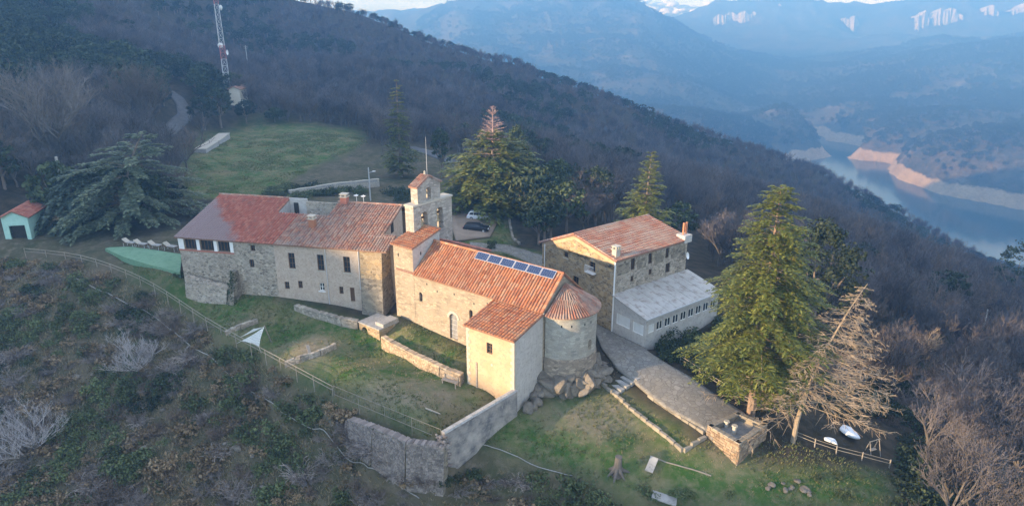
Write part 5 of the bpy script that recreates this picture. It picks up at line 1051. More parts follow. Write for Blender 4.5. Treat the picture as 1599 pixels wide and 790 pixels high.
for k in range(14): m = MB(); m.rock((0, 0, 0), rnd.uniform(.18, .42), 200 + k, .6); o = m.build('rock', M['rock'], RH); x, y = p.x + rnd.gauss(0, 1.3), p.y + rnd.gauss(0, .5); o.location = Vector((x, y, gz(x, y) + .1)) - p
for i, (px, py) in enumerate(((120, 588), (145, 585), (160, 682), (175, 690), (200, 640), (372, 700), (395, 712), (430, 728), (352, 692), (330, 745), (410, 760), (445, 775), (300, 660), (270, 575), (285, 590), (255, 640), (225, 700))):
    m = MB(); m.rock((0, 0, 0), rnd.uniform(.3, .6), 300 + i, .7); o = m.build('boulder', M['rock']); o.location = G(px, py, .05); tag(o, 'pale grey boulder lying in the scrub of the lower slope', 'boulder', 'boulders on the scrub slope')
# ---------------------------------------------------------------- plants: builders
def ribtri(m, a, b, r0, r1, rnd):
    d = (b - a); s = d.cross(Vector((rnd.gauss(0, 1), rnd.gauss(0, 1), rnd.gauss(0, 1)))).normalized()
    m.quad(a - s * r0, a + s * r0, b + s * r1, b - s * r1)
def bare_tree(h, spread, seed, limbs=7, trunk_h=.22, dens=1.0, up=.75, tw=.022):
    """trunk mesh + crown mesh of limbs, boughs and twigs"""
    rnd = random.Random(seed); T, K = MB(), MB(); th = h * trunk_h; r0 = h * .02
    top = Vector((rnd.uniform(-.3, .3), rnd.uniform(-.3, .3), th)); T.tube([(0, 0, -.6), (0, 0, th * .5), top], [r0 * 1.3, r0, r0 * .9], 6)
    def grow(p, d, L, r, lev):
        n = 3; q = p; pts = [p]
        for k in range(n):
            d = (d + Vector((rnd.gauss(0, .16), rnd.gauss(0, .16), rnd.gauss(.06, .12)))).normalized(); q = q + d * (L / n); pts.append(q)
        if lev <= 1: (T if lev == 0 else K).tube(pts, [r, r * .8, r * .62, r * .45], 4 if lev == 0 else 3, False)
        else:
            for k in range(n): ribtri(K, pts[k], pts[k + 1], max(tw * .6, r * (1 - k / n * .6)), max(tw * .3, r * (1 - (k + 1) / n * .75)), rnd)
        if lev >= 3: return
        kids = int([6, 6, 5][lev] * dens)
        for k in range(kids):
            t = rnd.uniform(.3, 1.0); i = min(n - 1, int(t * n)); b = pts[i].lerp(pts[i + 1], t * n - i); a = rnd.uniform(0, 6.28)
            s = Vector((math.cos(a), math.sin(a), rnd.uniform(-.1, .8))); grow(b, (d * .9 + s * .75).normalized(), L * rnd.uniform(.42, .68), r * .5, lev + 1)
    for k in range(limbs):
        a = 6.28 * (k + rnd.uniform(-.3, .3)) / limbs; t = rnd.uniform(.55, 1); p = Vector((0, 0, th * .6)).lerp(top, t)
        grow(p, Vector((math.cos(a) * spread, math.sin(a) * spread, up + rnd.uniform(-.2, .4))).normalized(), (h - th) * rnd.uniform(.45, .62), r0 * .6, 0)
    grow(top, Vector((0, 0, 1)), (h - th) * .6, r0 * .7, 0); return T, K
def oak_tree(h, w, seed, n=70, leaf=.26, per=26):
    rnd = random.Random(seed); T, K = MB(), MB(); r0 = h * .028
    T.tube([(0, 0, -.6), (0, 0, h * .25), (rnd.uniform(-.3, .3), rnd.uniform(-.3, .3), h * .55)], [r0 * 1.3, r0, r0 * .6], 6)
    for k in range(6):
        a = k * 1.05 + rnd.uniform(-.3, .3); T.tube([(0, 0, h * .28), (math.cos(a) * w * .22, math.sin(a) * w * .22, h * .48), (math.cos(a) * w * .38, math.sin(a) * w * .38, h * .68)], [r0 * .5, r0 * .35, r0 * .12], 4)
    for k in range(n):
        a = rnd.uniform(0, 6.28); v = rnd.uniform(-.55, 1); rr = math.sqrt(max(0, 1 - v * v)) * rnd.uniform(.6, 1.05) * (1 + .22 * math.sin(3 * a + seed))
        c = (math.cos(a) * rr * w / 2, math.sin(a) * rr * w / 2, h * .62 + v * h * .36 * (1 + .12 * math.sin(2 * a + seed))); s = rnd.uniform(.5, 1.05) * w * .13
        leafcloud(K, c, (s, s, s * .75), per, leaf, rnd)
    return T, K
def spray(m, a, d, L, wd, rnd, droop=.25, n=9, card=.2, side=None):
    """a flat fan of needle twigs along a bough tip"""
    d = d.normalized(); s = d.cross(Vector((0, 0, 1))).normalized() if side is None else side
    for k in range(n):
        t = (k + .6) / n; p = a + d * (L * t) + Vector((0, 0, -droop * L * t * t)); w_ = wd * (1 - t * .75)
        for sg in (-1, 1):
            q = p + s * sg * w_ * rnd.uniform(.7, 1.15) + d * w_ * rnd.uniform(.4, .8) + Vector((0, 0, rnd.uniform(-.25, .08) * w_)); x = (q - p); y = x.cross(Vector((rnd.gauss(0, .35), rnd.gauss(0, .35), 1))).normalized() * card * rnd.uniform(.6, 1.1)
            m.quad(p, p.lerp(q, .55) + y, q, p.lerp(q, .55) - y)
    q = a + d * L * 1.12 + Vector((0, 0, -droop * L)); y = s * card; p = a + d * L * .75 + Vector((0, 0, -droop * L * .55)); m.quad(p, p.lerp(q, .5) + y, q, p.lerp(q, .5) - y)
def conifer(h, rad, seed, whorls=26, per=7, base=.12, droop=.25, prof=lambda t: (1 - t) ** .8, lift=.15, r0=None, card=.16, lean=(0, 0), sp=3, bare=0, gap=.12, wd=.30, sl=.34):
    """trunk, boughs and needle sprays"""
    rnd = random.Random(seed); T, B, K = MB(), MB(), MB(); r0 = r0 or h * .02
    tp = lambda t: Vector((lean[0] * t * t, lean[1] * t * t, h * t)); T.tube([(0, 0, -.8)] + [tp(t) for t in (.0, .15, .35, .6, .85, .99)], [r0 * 1.35, r0 * 1.1, r0, r0 * .8, r0 * .5, r0 * .25, .02], 8)
    for i in range(whorls):
        t = base + (1 - base) * max(0.0, (i + rnd.uniform(-.3, .3)) / whorls) ** .95; t = min(.985, max(base, t)); k = per if t < .8 else max(4, per - 2); a0 = rnd.uniform(0, 6.28)
        for j in range(k):
            if rnd.random() < gap: continue
            a = a0 + 6.28 * (j + rnd.uniform(-.25, .25)) / k; L = rad * prof((t - base) / (1 - base)) * rnd.uniform(.68, 1.12) + .25
            d = Vector((math.cos(a), math.sin(a), lift * (1 if t < .7 else 2.4) + rnd.uniform(-.12, .12))).normalized(); p = tp(t); pts = [p + d * L * f + Vector((0, 0, -droop * L * f * f)) for f in (0, .35, .7, 1)]
            rb = max(.018, r0 * .22 * (L / rad)); B.tube(pts, [rb, rb * .75, rb * .5, rb * .15], 4, False)
            if bare:
                for q in range(bare):
                    f = rnd.uniform(.2, 1); c = p + d * L * f + Vector((0, 0, -droop * L * f * f)); s = d.cross(Vector((0, 0, 1))).normalized() * rnd.choice((-1, 1)); e = c + (d * rnd.uniform(.3, 1) + s * rnd.uniform(.4, 1) + Vector((0, 0, rnd.uniform(-.12, .3)))) * L * .24 * (1.3 - f); ribtri(K, c, e, .024, .012, rnd)
                    for z in range(5): c2 = c.lerp(e, rnd.uniform(.2, 1)); ribtri(K, c2, c2 + (e - c) * .4 + Vector((rnd.gauss(0, .12), rnd.gauss(0, .12), rnd.gauss(-.08, .12))) * L * .22, .015, .008, rnd)
            else:
                m_ = max(2, int(sp * (.5 + L / rad) + .5))
                for q in range(m_):
                    f = .2 + .8 * (q + rnd.random() * .6) / m_; f = min(f, .97); c = p + d * L * f + Vector((0, 0, -droop * L * f * f)); s = d.cross(Vector((0, 0, 1))).normalized(); sg = (-1) ** q; dd = (d + s * sg * rnd.uniform(.2, .85) + Vector((0, 0, rnd.uniform(-.35, .1)))).normalized() if q < m_ - 1 else d
                    spray(K, c, dd, L * sl + .3, L * wd * .5 + .2, rnd, droop + .15, 9, card)
    return T, B, K
def plant(name, label, cat, loc, parts, rz=0, s=1.0, group=None):
    t = thing(name, label, cat, loc, rz, group); t.scale = (s, s, s) if not isinstance(s, tuple) else s
    for nm, mb, mt in parts: mb.build(nm, mt, t)
    return t
# ---------------------------------------------------------------- the trees one can tell apart
def top_h(base, py): return Vector(atY(800, py, base.y)).z - base.z
bp = G(1172, 648); hh = top_h(bp, 290)
T, B, K = conifer(hh, 6.5, 41, 36, 8, .20, .28, lambda t: (1 - t) ** .62 * (.72 + .28 * min(1, t * 6)), .12, .42, .085, (.4, .8), 9, wd=.22, sl=.26)
plant('conifer_tree', 'tall lush green conifer with a bare reddish trunk beside the stone path', 'tree', bp, [('trunk', T, M['bark_red']), ('branches', B, M['bark']), ('crown', K, M['needle'])])
p = G(1238, 690); hd = top_h(p, 448)
T, B, K = conifer(hd, 8.6, 52, 26, 7, .25, -.05, lambda t: (1 - t) ** .8, -.12, .22, .1, (5.2, 1.2), 3, 16, .3)
plant('dead_conifer', 'leaning dead conifer with bare beige branches right of the green one', 'tree', p, [('trunk', T, M['twig_dead']), ('branches', B, M['twig_dead']), ('twigs', K, M['twig_dead'])])
p = Vector(atY(1272, 470, 84)); p.z = gz(p.x, p.y); T, K = oak_tree(top_h(p, 352), 10.5, 5, 130, .30, 34); plant('evergreen_oak', 'dark dense evergreen oak rising behind the tall green conifer', 'tree', p, [('trunk', T, M['bark']), ('crown', K, M['leaf_oak'])])
p = Vector(atY(205, 385, 110)); p.z = gz(p.x, p.y); hc = top_h(p, 206)
T, B, K = conifer(hc, 12.5, 61, 9, 8, .10, .26, lambda t: (1 - t ** 1.7) ** .8 * .95, .16, .5, .13, (4.5, 2.0), 22, 0, .12, wd=.15, sl=.15)
plant('cedar_tree', 'wide spreading dark cedar with drooping boughs left of the long house', 'tree', p, [('trunk', T, M['bark']), ('branches', B, M['bark']), ('crown', K, M['needle_cedar'])])
p = Vector(atY(118, 372, 108)); p.z = gz(p.x, p.y)
T, B, K = conifer(top_h(p, 262), 6.0, 63, 12, 8, .10, .55, lambda t: (1 - t) ** .5, .12, .3, .22, (2.5, 0), 5, 0, .1); plant('weeping_cedar', 'smaller grey green weeping cedar between mint hut and wide cedar', 'tree', p, [('trunk', T, M['bark']), ('branches', B, M['bark']), ('crown', K, M['needle_blue'])])
p = Vector(atY(768, 330, 128)); p.z = gz(p.x, p.y); hb = top_h(p, 205)
T, B, K = conifer(hb, 8.6, 71, 20, 9, .10, .2, lambda t: (1 - t ** 2.4) ** .7, .14, .5, .22, (.4, .5), 6, 0, .1); ct = plant('cedar_tree', 'broad yellow green cedar with a dead pinkish top behind the parked cars', 'tree', p, [('trunk', T, M['bark']), ('branches', B, M['bark']), ('crown', K, M['needle'])])
T2, B2, K2 = conifer(top_h(p, 165) - hb * .8, 3.4, 72, 14, 6, .02, .05, lambda t: (1 - t) ** .8, .35, .16, .1, (0, 0), 3, 10, .1)
for nm, mb in (('dead_top', T2), ('dead_branches', B2), ('dead_twigs', K2)): o = mb.build(nm, M['twig_pink'], ct); o.location = (.3, .4, hb * .8)
p = Vector(atY(628, 302, 150)); p.z = gz(p.x, p.y)
T, B, K = conifer(top_h(p, 122), 4.2, 81, 26, 7, .08, .18, lambda t: (1 - t) ** .75 * (.55 + .45 * abs(math.sin(t * 9))), .05, .32, .2, (0, 0), 4, 0, .2); plant('spruce_tree', 'tall narrow dark spruce with lit tip left of the bell gable', 'tree', p, [('trunk', T, M['bark']), ('branches', B, M['bark']), ('crown', K, M['needle'])])
p = Vector(atY(1003, 385, 108)); p.z = gz(p.x, p.y)
T, B, K = conifer(top_h(p, 234), 5.0, 83, 24, 7, .05, .15, lambda t: (1 - t) ** .8, .12, .3, .18, (.6, 0), 4, 0, .15); plant('spruce_tree', 'yellow green spruce standing behind the lichen covered roof', 'tree', p, [('trunk', T, M['bark']), ('branches', B, M['bark']), ('crown', K, M['needle'])])
for px, py, Yv, tp_, w_, sd, lb in ((690, 262, 152, 200, 4.5, 91, 'small dark bushy evergreen beside the lane behind the bell gable'), (345, 196, 198, 140, 8, 111, 'dark dense evergreen between the road and the cream cabin'), (318, 192, 190, 150, 7, 112, 'dark evergreen just right of the mountain road'), (385, 192, 205, 158, 6, 113, 'low dark evergreen at the top left of the meadow'), (430, 196, 208, 170, 6, 114, 'low dark bushy evergreen along the top of the meadow'), (805, 300, 140, 200, 7, 92, 'dark evergreen tree just right of the yellow green cedar'), (865, 335, 132, 250, 7, 93, 'dark evergreen oak above the yard kerb behind the nave'), (930, 330, 128, 262, 7, 94, 'dark evergreen oak behind the left end of stone inn'), (1055, 400, 122, 318, 6, 95, 'dark evergreen oak behind the right end of stone inn'),
                                  (835, 350, 118, 300, 5, 96, 'low dark bushy evergreen beside the yard kerb'), (1300, 470, 100, 392, 6, 97, 'low dark evergreen oak right of the tall conifer'), (1475, 470, 118, 420, 7, 98, 'dark round evergreen in the bare wood at far right'), (1585, 440, 150, 380, 10, 99, 'dark evergreen at the right edge of the bare wood'), (1340, 440, 135, 380, 7, 100, 'dark evergreen in the bare wood behind the dead conifer')):
    p = Vector(atY(px, py, Yv)); p.z = gz(p.x, p.y); T, K = oak_tree(max(4, top_h(p, tp_)), w_, sd, 70, .34, 24); plant('evergreen_oak', lb, 'tree', p, [('trunk', T, M['bark']), ('crown', K, M['leaf_oak'])])
for px, py, h, sd, lb, mt in ((215, 585, 6.2, 101, 'bare pale grey bush like tree on the scrub slope below the fence', 'twig_pale'), (50, 715, 6.6, 102, 'bare pale grey tree at the left edge of the scrub slope', 'twig_pale'), (1425, 600, 9, 103, 'slender bare tree with pale forked trunk in the right wood', 'twig_dead')):
    p = G(px, py); T, K = bare_tree(h, .9 if sd < 103 else .55, sd, 9 if sd < 103 else 5, .1 if sd < 103 else .4, 1.15, .55 if sd < 103 else 1.1, .02); plant('bare_tree', lb, 'tree', p, [('trunk', T, M['bark_pale']), ('crown', K, M[mt])])
p = Vector(atY(85, 262, 128)); p.z = gz(p.x, p.y); T, K = bare_tree(top_h(p, 85), .62, 104, 9, .2, 1.2, .9, .03); plant('bare_tree', 'large pale bare tree fanning out above the wide cedar', 'tree', p, [('trunk', T, M['bark_pale']), ('crown', K, M['bramble'])])
p = Vector(atY(225, 200, 165)); p.z = gz(p.x, p.y); T, K = bare_tree(top_h(p, 90), .6, 105, 8, .2, 1.2, .9, .035); plant('bare_tree', 'large brownish bare tree just left of the mountain road', 'tree', p, [('trunk', T, M['bark_pale']), ('crown', K, M['twig_brown'])])
for px, py, h, sd, lb in ((1505, 750, 7, 106, 'gnarled pale bare tree reaching up at the lower right'), (1592, 800, 6.5, 107, 'tangled tan bare tree in the bottom right corner')):
    p = Vector(at(px, py, -8)); p.z = gz(p.x, p.y); T, K = bare_tree(h, 1.0, sd, 7, .2, 1.1, .7, .03); plant('bare_tree', lb, 'tree', p, [('trunk', T, M['bark_pale']), ('crown', K, M['twig_dead'] if sd == 107 else M['twig'])])
# ---------------------------------------------------------------- wood: individuals in front, one mass behind
BT = [bare_tree(9, s, 200 + i, 6, .22, .95, u, .035) for i, (s, u) in enumerate(((.55, 1.0), (.75, .8), (.62, .9), (.5, 1.1)))]
OT = [oak_tree(7.5, w_, 300 + i, 46, .42, 16) for i, w_ in enumerate((6.2, 7.0, 5.4))]
BTm = [[mb.build('x', mt).data for mb, mt in ((T, M['bark_pale']), (K, M['twig'] if i != 1 else M['twig_brown']))] for i, (T, K) in enumerate(BT)]
OTm = [[mb.build('x', mt).data for mb, mt in ((T, M['bark']), (K, M['leaf_oak']))] for T, K in OT]
for o in [o for o in C.objects if o.name.split('.')[0] == 'x']: bpy.data.objects.remove(o)
rs = np.random.RandomState(12)
def scatter(n, x0, x1, y0, y1): return rs.uniform(x0, x1, n), rs.uniform(y0, y1, n)
X1, Y1 = scatter(12500, -330, 330, 30, 300); X2, Y2 = scatter(13500, -420, 480, 300, 660)
X, Yy = np.r_[X1, X2], np.r_[Y1, Y2]; Zg = ground_z(X, Yy); px, py = proj(X, Yy, Zg); pxt, pyt = proj(X, Yy, Zg + 9)
NOT = [CLEAR, [(-500,402),(100,402),(230,447),(345,527),(520,622),(690,692),(740,692),(930,748),(1000,790),(1400,735),(1400,900),(1000,2500),(-800,2500),(-800,402)],
       [(240,245),(250,190),(266,132),(306,138),(314,205),(284,245)],[(640,268),(640,222),(700,228),(740,262),(735,300),(660,290)],[(440,320),(440,255),(600,245),(700,300),(720,345),(600,335)],
       [(-30,402),(-30,345),(45,345),(120,352),(200,352),(200,402)],[(1220,640),(1440,640),(1440,800),(1220,800)],[(355,195),(340,172),(400,172),(400,195)],[(1040,440),(1040,400),(1130,420),(1280,560),(1300,690),(1185,660),(1060,570)], [(940,420),(960,350),(1100,350),(1110,420)],[(1505,520),(1560,520),(1560,560),(1505,560)]]
ok = (px > -160) & (px < 1760) & (py > -260) & (py < 1000) & (Yy > 34)
for q in NOT: ok &= ~inpoly(px, py, q)
# nothing that would stand in front of the plateau
front = inpoly(px, pyt, [(100,405),(200,390),(270,340),(290,300),(640,262),(760,260),(1000,200),(1080,330),(1300,420),(1300,700),(1400,740),(1400,1000),(-100,1000)]) & (py > 402); ok &= ~front
# keep what the eye could see: drop trees sunk behind the skyline
vis = np.ones(len(X), bool)
for t in np.linspace(.55, .97, 12): vis &= (CAMH + (Zg + 8 - CAMH) * t) > ground_z(X * t, Yy * t) - 1.5
ok &= vis
wet = fbm(X / 55, Yy / 55, 3, 44); upper = np.clip((Yy - 260) / 120, 0, 1); leftz = np.clip((-X - 55) / 60, 0, 1) * np.clip((330 - Yy) / 100, 0, 1)
isoak = wet > .50 - .05 * upper - .07 * leftz + .06 * ((X > 40) & (Yy < 260))
isoak |= inpoly(px, py, [(780,285),(905,305),(905,400),(780,400)])
keep = np.where(isoak, rs.rand(len(X)) < .62, rs.rand(len(X)) < .85); ok &= keep
X, Yy, Zg, isoak, px, py = X[ok], Yy[ok], Zg[ok], isoak[ok], px[ok], py[ok]
dist_ = np.sqrt(X ** 2 + Yy ** 2 + (Zg - CAMH) ** 2); far_f = np.clip((Yy - 200) / 200, 0, 1)
S = rs.uniform(.75, 1.2, len(X)) * (1 - .38 * far_f); ROT = rs.uniform(0, 6.28, len(X))
used_first = {}
def place(kind, i, label, group):
    me = (OTm if kind else BTm); v = rs.randint(len(me)); t = thing('evergreen_oak' if kind else 'bare_tree', label, 'tree', (X[i], Yy[i], Zg[i]), ROT[i], group); s = S[i]; t.scale = (s, s, s * rs.uniform(.85, 1.15))
    for nm, d in zip(('trunk', 'crown'), me[v]):
        o = bpy.data.objects.new(nm, d); C.objects.link(o); o.parent = t
    return t
size = S / dist_; inside = (px > -20) & (px < 1620) & (py > -20) & (py < 830); firsts = {}
for kind, lab, grp in ((False, 'leafless grey forest tree on the shaded wooded slopes around the church', 'bare trees of the surrounding forest'), (True, 'dark green forest oak on the shaded wooded slopes around the church', 'evergreen oaks of the surrounding forest')):
    idx = np.where((isoak == kind) & inside)[0]; idx = idx[np.argsort(-size[idx])][:285]
    for i in idx:
        t = place(kind, i, lab, grp)
    inside[idx] = False
    rest = np.setdiff1d(np.where(isoak == kind)[0], idx); firsts[kind] = rest
def proto(name, meshes):
    return meshes
def gn_scatter(name, idx, sets, kind='stuff', scl=None):
    """one object: points on the ground, each carrying one of the tree shapes"""
    me = bpy.data.meshes.new(name); P = np.stack([X[idx], Yy[idx], Zg[idx]], -1); me.from_pydata(P.tolist(), [], [])
    a = me.attributes.new('scl', 'FLOAT', 'POINT'); a.data.foreach_set('value', S[idx].astype(np.float32)); a = me.attributes.new('rz', 'FLOAT', 'POINT'); a.data.foreach_set('value', ROT[idx].astype(np.float32))
    a = me.attributes.new('pick', 'INT', 'POINT'); a.data.foreach_set('value', rs.randint(0, len(sets), len(idx)).astype(np.int32))
    o = bpy.data.objects.new(name, me); C.objects.link(o); o['kind'] = kind
    ng = bpy.data.node_groups.new(name, 'GeometryNodeTree'); ng.interface.new_socket('Geometry', in_out='INPUT', socket_type='NodeSocketGeometry'); ng.interface.new_socket('Geometry', in_out='OUTPUT', socket_type='NodeSocketGeometry')
    N, L = ng.nodes, ng.links; gi, go = N.new('NodeGroupInput'), N.new('NodeGroupOutput'); iop = N.new('GeometryNodeInstanceOnPoints'); g2i = N.new('GeometryNodeGeometryToInstance')
    for srcs in reversed(sets):
        j = N.new('GeometryNodeJoinGeometry')
        for ob in srcs:
            oi = N.new('GeometryNodeObjectInfo'); oi.inputs['Object'].default_value = ob; oi.transform_space = 'ORIGINAL'; L.new(oi.outputs['Geometry'], j.inputs[0])
        gg = N.new('GeometryNodeGeometryToInstance'); L.new(j.outputs[0], gg.inputs[0])
        L.new(gg.outputs[0], (g2i.inputs[0] if False else iop_join(N).inputs[0]))
    na = lambda nm, ty: (lambda q: (setattr(q, 'data_type', ty), q.inputs[0].__setattr__('default_value', nm), q)[2])(N.new('GeometryNodeInputNamedAttribute'))
    s_, r_, p_ = na('scl', 'FLOAT'), na('rz', 'FLOAT'), na('pick', 'INT'); cx = N.new('ShaderNodeCombineXYZ'); L.new(r_.outputs[0], cx.inputs[2])
    L.new(gi.outputs[0], iop.inputs['Points']); L.new(iop_join(N).outputs[0], iop.inputs['Instance']); iop.inputs['Pick Instance'].default_value = True; L.new(p_.outputs[0], iop.inputs['Instance Index']); L.new(cx.outputs[0], iop.inputs['Rotation']); L.new(s_.outputs[0], iop.inputs['Scale']); L.new(iop.outputs[0], go.inputs[0])
    N.remove(g2i); md = o.modifiers.new('scatter', 'NODES'); md.node_group = ng; return o
def iop_join(N):
    for q in N:
        if q.label == 'pool': return q
    q = N.new('GeometryNodeJoinGeometry'); q.label = 'pool'; return q
def sources(name, meshes):
    r = []
    for tr, cr in meshes:
        t = next(o for o in C.objects if o.data == tr); c = next(o for o in C.objects if o.data == cr); r.append((t, c))
    return r
f1 = gn_scatter('distant_bare_wood', firsts[False], sources('b', BTm)); f1['label'] = 'bare grey wood covering the shaded hillside beyond the nearer trees'; f1['category'] = 'forest'
f2 = gn_scatter('distant_oak_wood', firsts[True], sources('o', OTm)); f2['label'] = 'dark evergreen wood mixed over the upper shaded hillside'; f2['category'] = 'forest'
print('trees', len(X), 'rest', len(firsts[False]), len(firsts[True]))
# far slopes across the water and on the mountain: wood too far off to count
X, Yy = scatter(60000, -350, 2000, 1050, 2750); ix = np.clip(((X - fx[0]) / (fx[1] - fx[0])).astype(int), 0, len(fx) - 2); iy = np.clip(np.searchsorted(fy, Yy, 'right') - 1, 0, len(fy) - 2)
tx, ty = (X - fx[ix]) / (fx[1] - fx[0]), (Yy - fy[iy]) / (fy[iy + 1] - fy[iy])
Zg = (FZ[iy, ix] * (1 - tx) + FZ[iy, ix + 1] * tx) * (1 - ty) + (FZ[iy + 1, ix] * (1 - tx) + FZ[iy + 1, ix + 1] * tx) * ty
px, py = proj(X, Yy, Zg); ok = (px > 560) & (px < 1660) & (py > -20) & (py < 420) & (Zg > -222) & (rs.rand(len(X)) < np.clip((fbm(X / 90, Yy / 90, 4, 61) - .3) * 4, .12, 1))
X, Yy, Zg = X[ok], Yy[ok], Zg[ok]; S = rs.uniform(.8, 1.7, len(X)); ROT = rs.uniform(0, 6.28, len(X))
fo = gn_scatter('far_wood', np.arange(len(X)), sources('o', OTm)); fo['label'] = 'hazy blue wood on the mountain slopes across the water'; fo['category'] = 'forest'; print('far wood', len(X))
# ---------------------------------------------------------------- scrub on the slope, bushes, grass
def bramble(w, h, seed, n=90):
    rnd = random.Random(seed); m = MB()
    for k in range(n):
        a = rnd.uniform(0, 6.28); rr = w / 2 * math.sqrt(rnd.random()) * .5; p = Vector((math.cos(a) * rr, math.sin(a) * rr, 0)); d = Vector((math.cos(a) * rnd.uniform(.1, 1), math.sin(a) * rnd.uniform(.1, 1), rnd.uniform(.5, 1.3))); L = h * rnd.uniform(.5, 1.05)
        for i in range(4):
            q = p + d.normalized() * L / 4; ribtri(m, p, q, .022, .016, rnd)
            for _ in range(2): ribtri(m, p.lerp(q, rnd.random()), p.lerp(q, .6) + Vector((rnd.gauss(0, .3), rnd.gauss(0, .3), rnd.gauss(.12, .2))) * h * .35, .014, .006, rnd)
            p = q; d = d + Vector((rnd.gauss(0, .3), rnd.gauss(0, .3), rnd.gauss(-.25, .2)))
    return m
def bush(w, h, seed, n=22, leaf=.14, per=16):
    rnd = random.Random(seed); m = MB()
    for k in range(n):
        a = rnd.uniform(0, 6.28); rr = math.sqrt(rnd.random()) * w / 2; leafcloud(m, (math.cos(a) * rr, math.sin(a) * rr, h * (.15 + .6 * rnd.random() * (1 - rr / w))), (w * .17, w * .17, h * .22), per, leaf, rnd)
    return m
def mesh_of(mb, mt): o = mb.build('y', mt); d = o.data; bpy.data.objects.remove(o); return d
BR = [mesh_of(bramble(2.6, 1.5, 400 + i, 70), M['bramble'] if i else M['twig_brown']) for i in range(3)]; BG = [mesh_of(bush(2.0, 1.3, 410 + i), M['leaf_shrub']) for i in range(3)]; BRu = [mesh_of(bush(1.9, 1.2, 420 + i, 20, .15), M['leaf_rust']) for i in range(2)]; BO = [mesh_of(bush(2.2, 1.6, 430 + i, 24), M['leaf_oak']) for i in range(2)]
SLOPE = [(-100,412),(110,410),(232,452),(340,534),(440,584),(530,640),(548,668),(600,712),(640,745),(715,755),(780,735),(900,760),(1000,800),(1000,900),(-100,900)]
RIGHTW = [(1250,560),(1620,470),(1640,900),(1420,900),(1400,745),(1300,720)]
BANK = [(405,305),(440,288),(500,256),(575,228),(610,240),(655,290),(630,318),(600,300),(450,312)]
GARDENB = [(1000,755),(1100,765),(1250,740),(1400,745),(1400,900),(1000,900)]
UNDERW = [(1015,556),(1050,560),(1180,640),(1230,650),(1240,600),(1130,500),(1040,545)]
xs, ys = scatter(16000, -80, 80, 30, 135); zs = ground_z(xs, ys); sx, sy = proj(xs, ys, zs)
kinds = {'bare_bramble': (BR, 'leafless grey bramble bush on the rough slope below the monastery', 'brambles on the rough slopes'), 'green_bush': (BG, 'low green leafy bush on the rough ground below the monastery', 'green bushes on the rough slopes'), 'rusty_bush': (BRu, 'rusty brown withered bush on the rough slope below the monastery', 'withered bushes on the rough slopes'), 'dark_bush': (BO, 'dark evergreen bush on the rough ground around the monastery', 'dark bushes round the monastery')}
count = {k: 0 for k in kinds}; cell = {}; more = []
nz_ = fbm(xs / 8, ys / 8, 3, 77); rnd = random.Random(21)
def put(kind, x, y, z, s):
    ms, lb, gp = kinds[kind]; d = rnd.choice(ms); o = bpy.data.objects.new(kind, d); C.objects.link(o); o.location = (x, y, z - .05); o.rotation_euler = (0, 0, rnd.uniform(0, 6.28)); o.scale = (s, s, s * rnd.uniform(.8, 1.2)); tag(o, lb, 'bush', gp); count[kind] += 1
inS = inpoly(sx, sy, SLOPE); inR = inpoly(sx, sy, RIGHTW); inB = inpoly(sx, sy, BANK); inG = inpoly(sx, sy, GARDENB); inU = inpoly(sx, sy, UNDERW)
SHEETS = inpoly(sx, sy, [(1262,652),(1405,660),(1410,735),(1300,728),(1250,700)])
for i in sorted(range(len(xs)), key=lambda i: not (inB[i] or inU[i] or inG[i])):
    if SHEETS[i] or not (inS[i] or inR[i] or inB[i] or inG[i] or inU[i]): continue
    k = (int(xs[i] / 1.5), int(ys[i] / 1.5)); v = nz_[i] + rnd.uniform(-.09, .09)
    if k in cell:
        if inS[i] and cell[k] < 4 and rnd.random() < .7: cell[k] += 1; more.append((i, v))
        continue
    cell[k] = 1; s = rnd.uniform(.8, 1.5)
    if inS[i]: kd = 'dark_bush' if v > .64 else 'bare_bramble' if v > .47 else 'rusty_bush' if v > .40 else 'green_bush'
    elif inR[i]: kd = 'bare_bramble' if v > .38 else 'dark_bush'; s *= 1.1
    elif inB[i] or inU[i]: kd = 'dark_bush' if v > .42 else 'green_bush'
    else:
        if rnd.random() < .6: continue
        kd = 'green_bush' if v < .55 else 'rusty_bush'; s *= .55
    if count[kd] >= 290: continue
    put(kd, xs[i], ys[i], zs[i], s)
ug = MB(); idx3 = np.array([i for i, v in more]); val3 = np.array([v for i, v in more])
X, Yy, Zg = xs, ys, zs; S = rs.uniform(.35, .85, len(xs)); ROT = rs.uniform(0, 6.28, len(xs))
pick = lambda ms: [(next(o for o in C.objects if o.type == 'MESH' and o.data == d),) for d in ms if any(o.data == d for o in C.objects if o.type == 'MESH')]
for nm, lo_, hi_, ms, lb in (('bramble_undergrowth', .47, 9, BR, 'tangled leafless undergrowth between the bushes of the slope'), ('withered_undergrowth', .38, .47, BRu, 'withered rusty undergrowth between the bushes of the slope'), ('green_undergrowth', -9, .38, BG, 'low green undergrowth between the bushes of the slope')):
    q = idx3[(val3 > lo_) & (val3 <= hi_)]
    if len(q): o = gn_scatter(nm, q, pick(ms)); o['label'] = lb; o['category'] = 'undergrowth'
print('bushes', count)
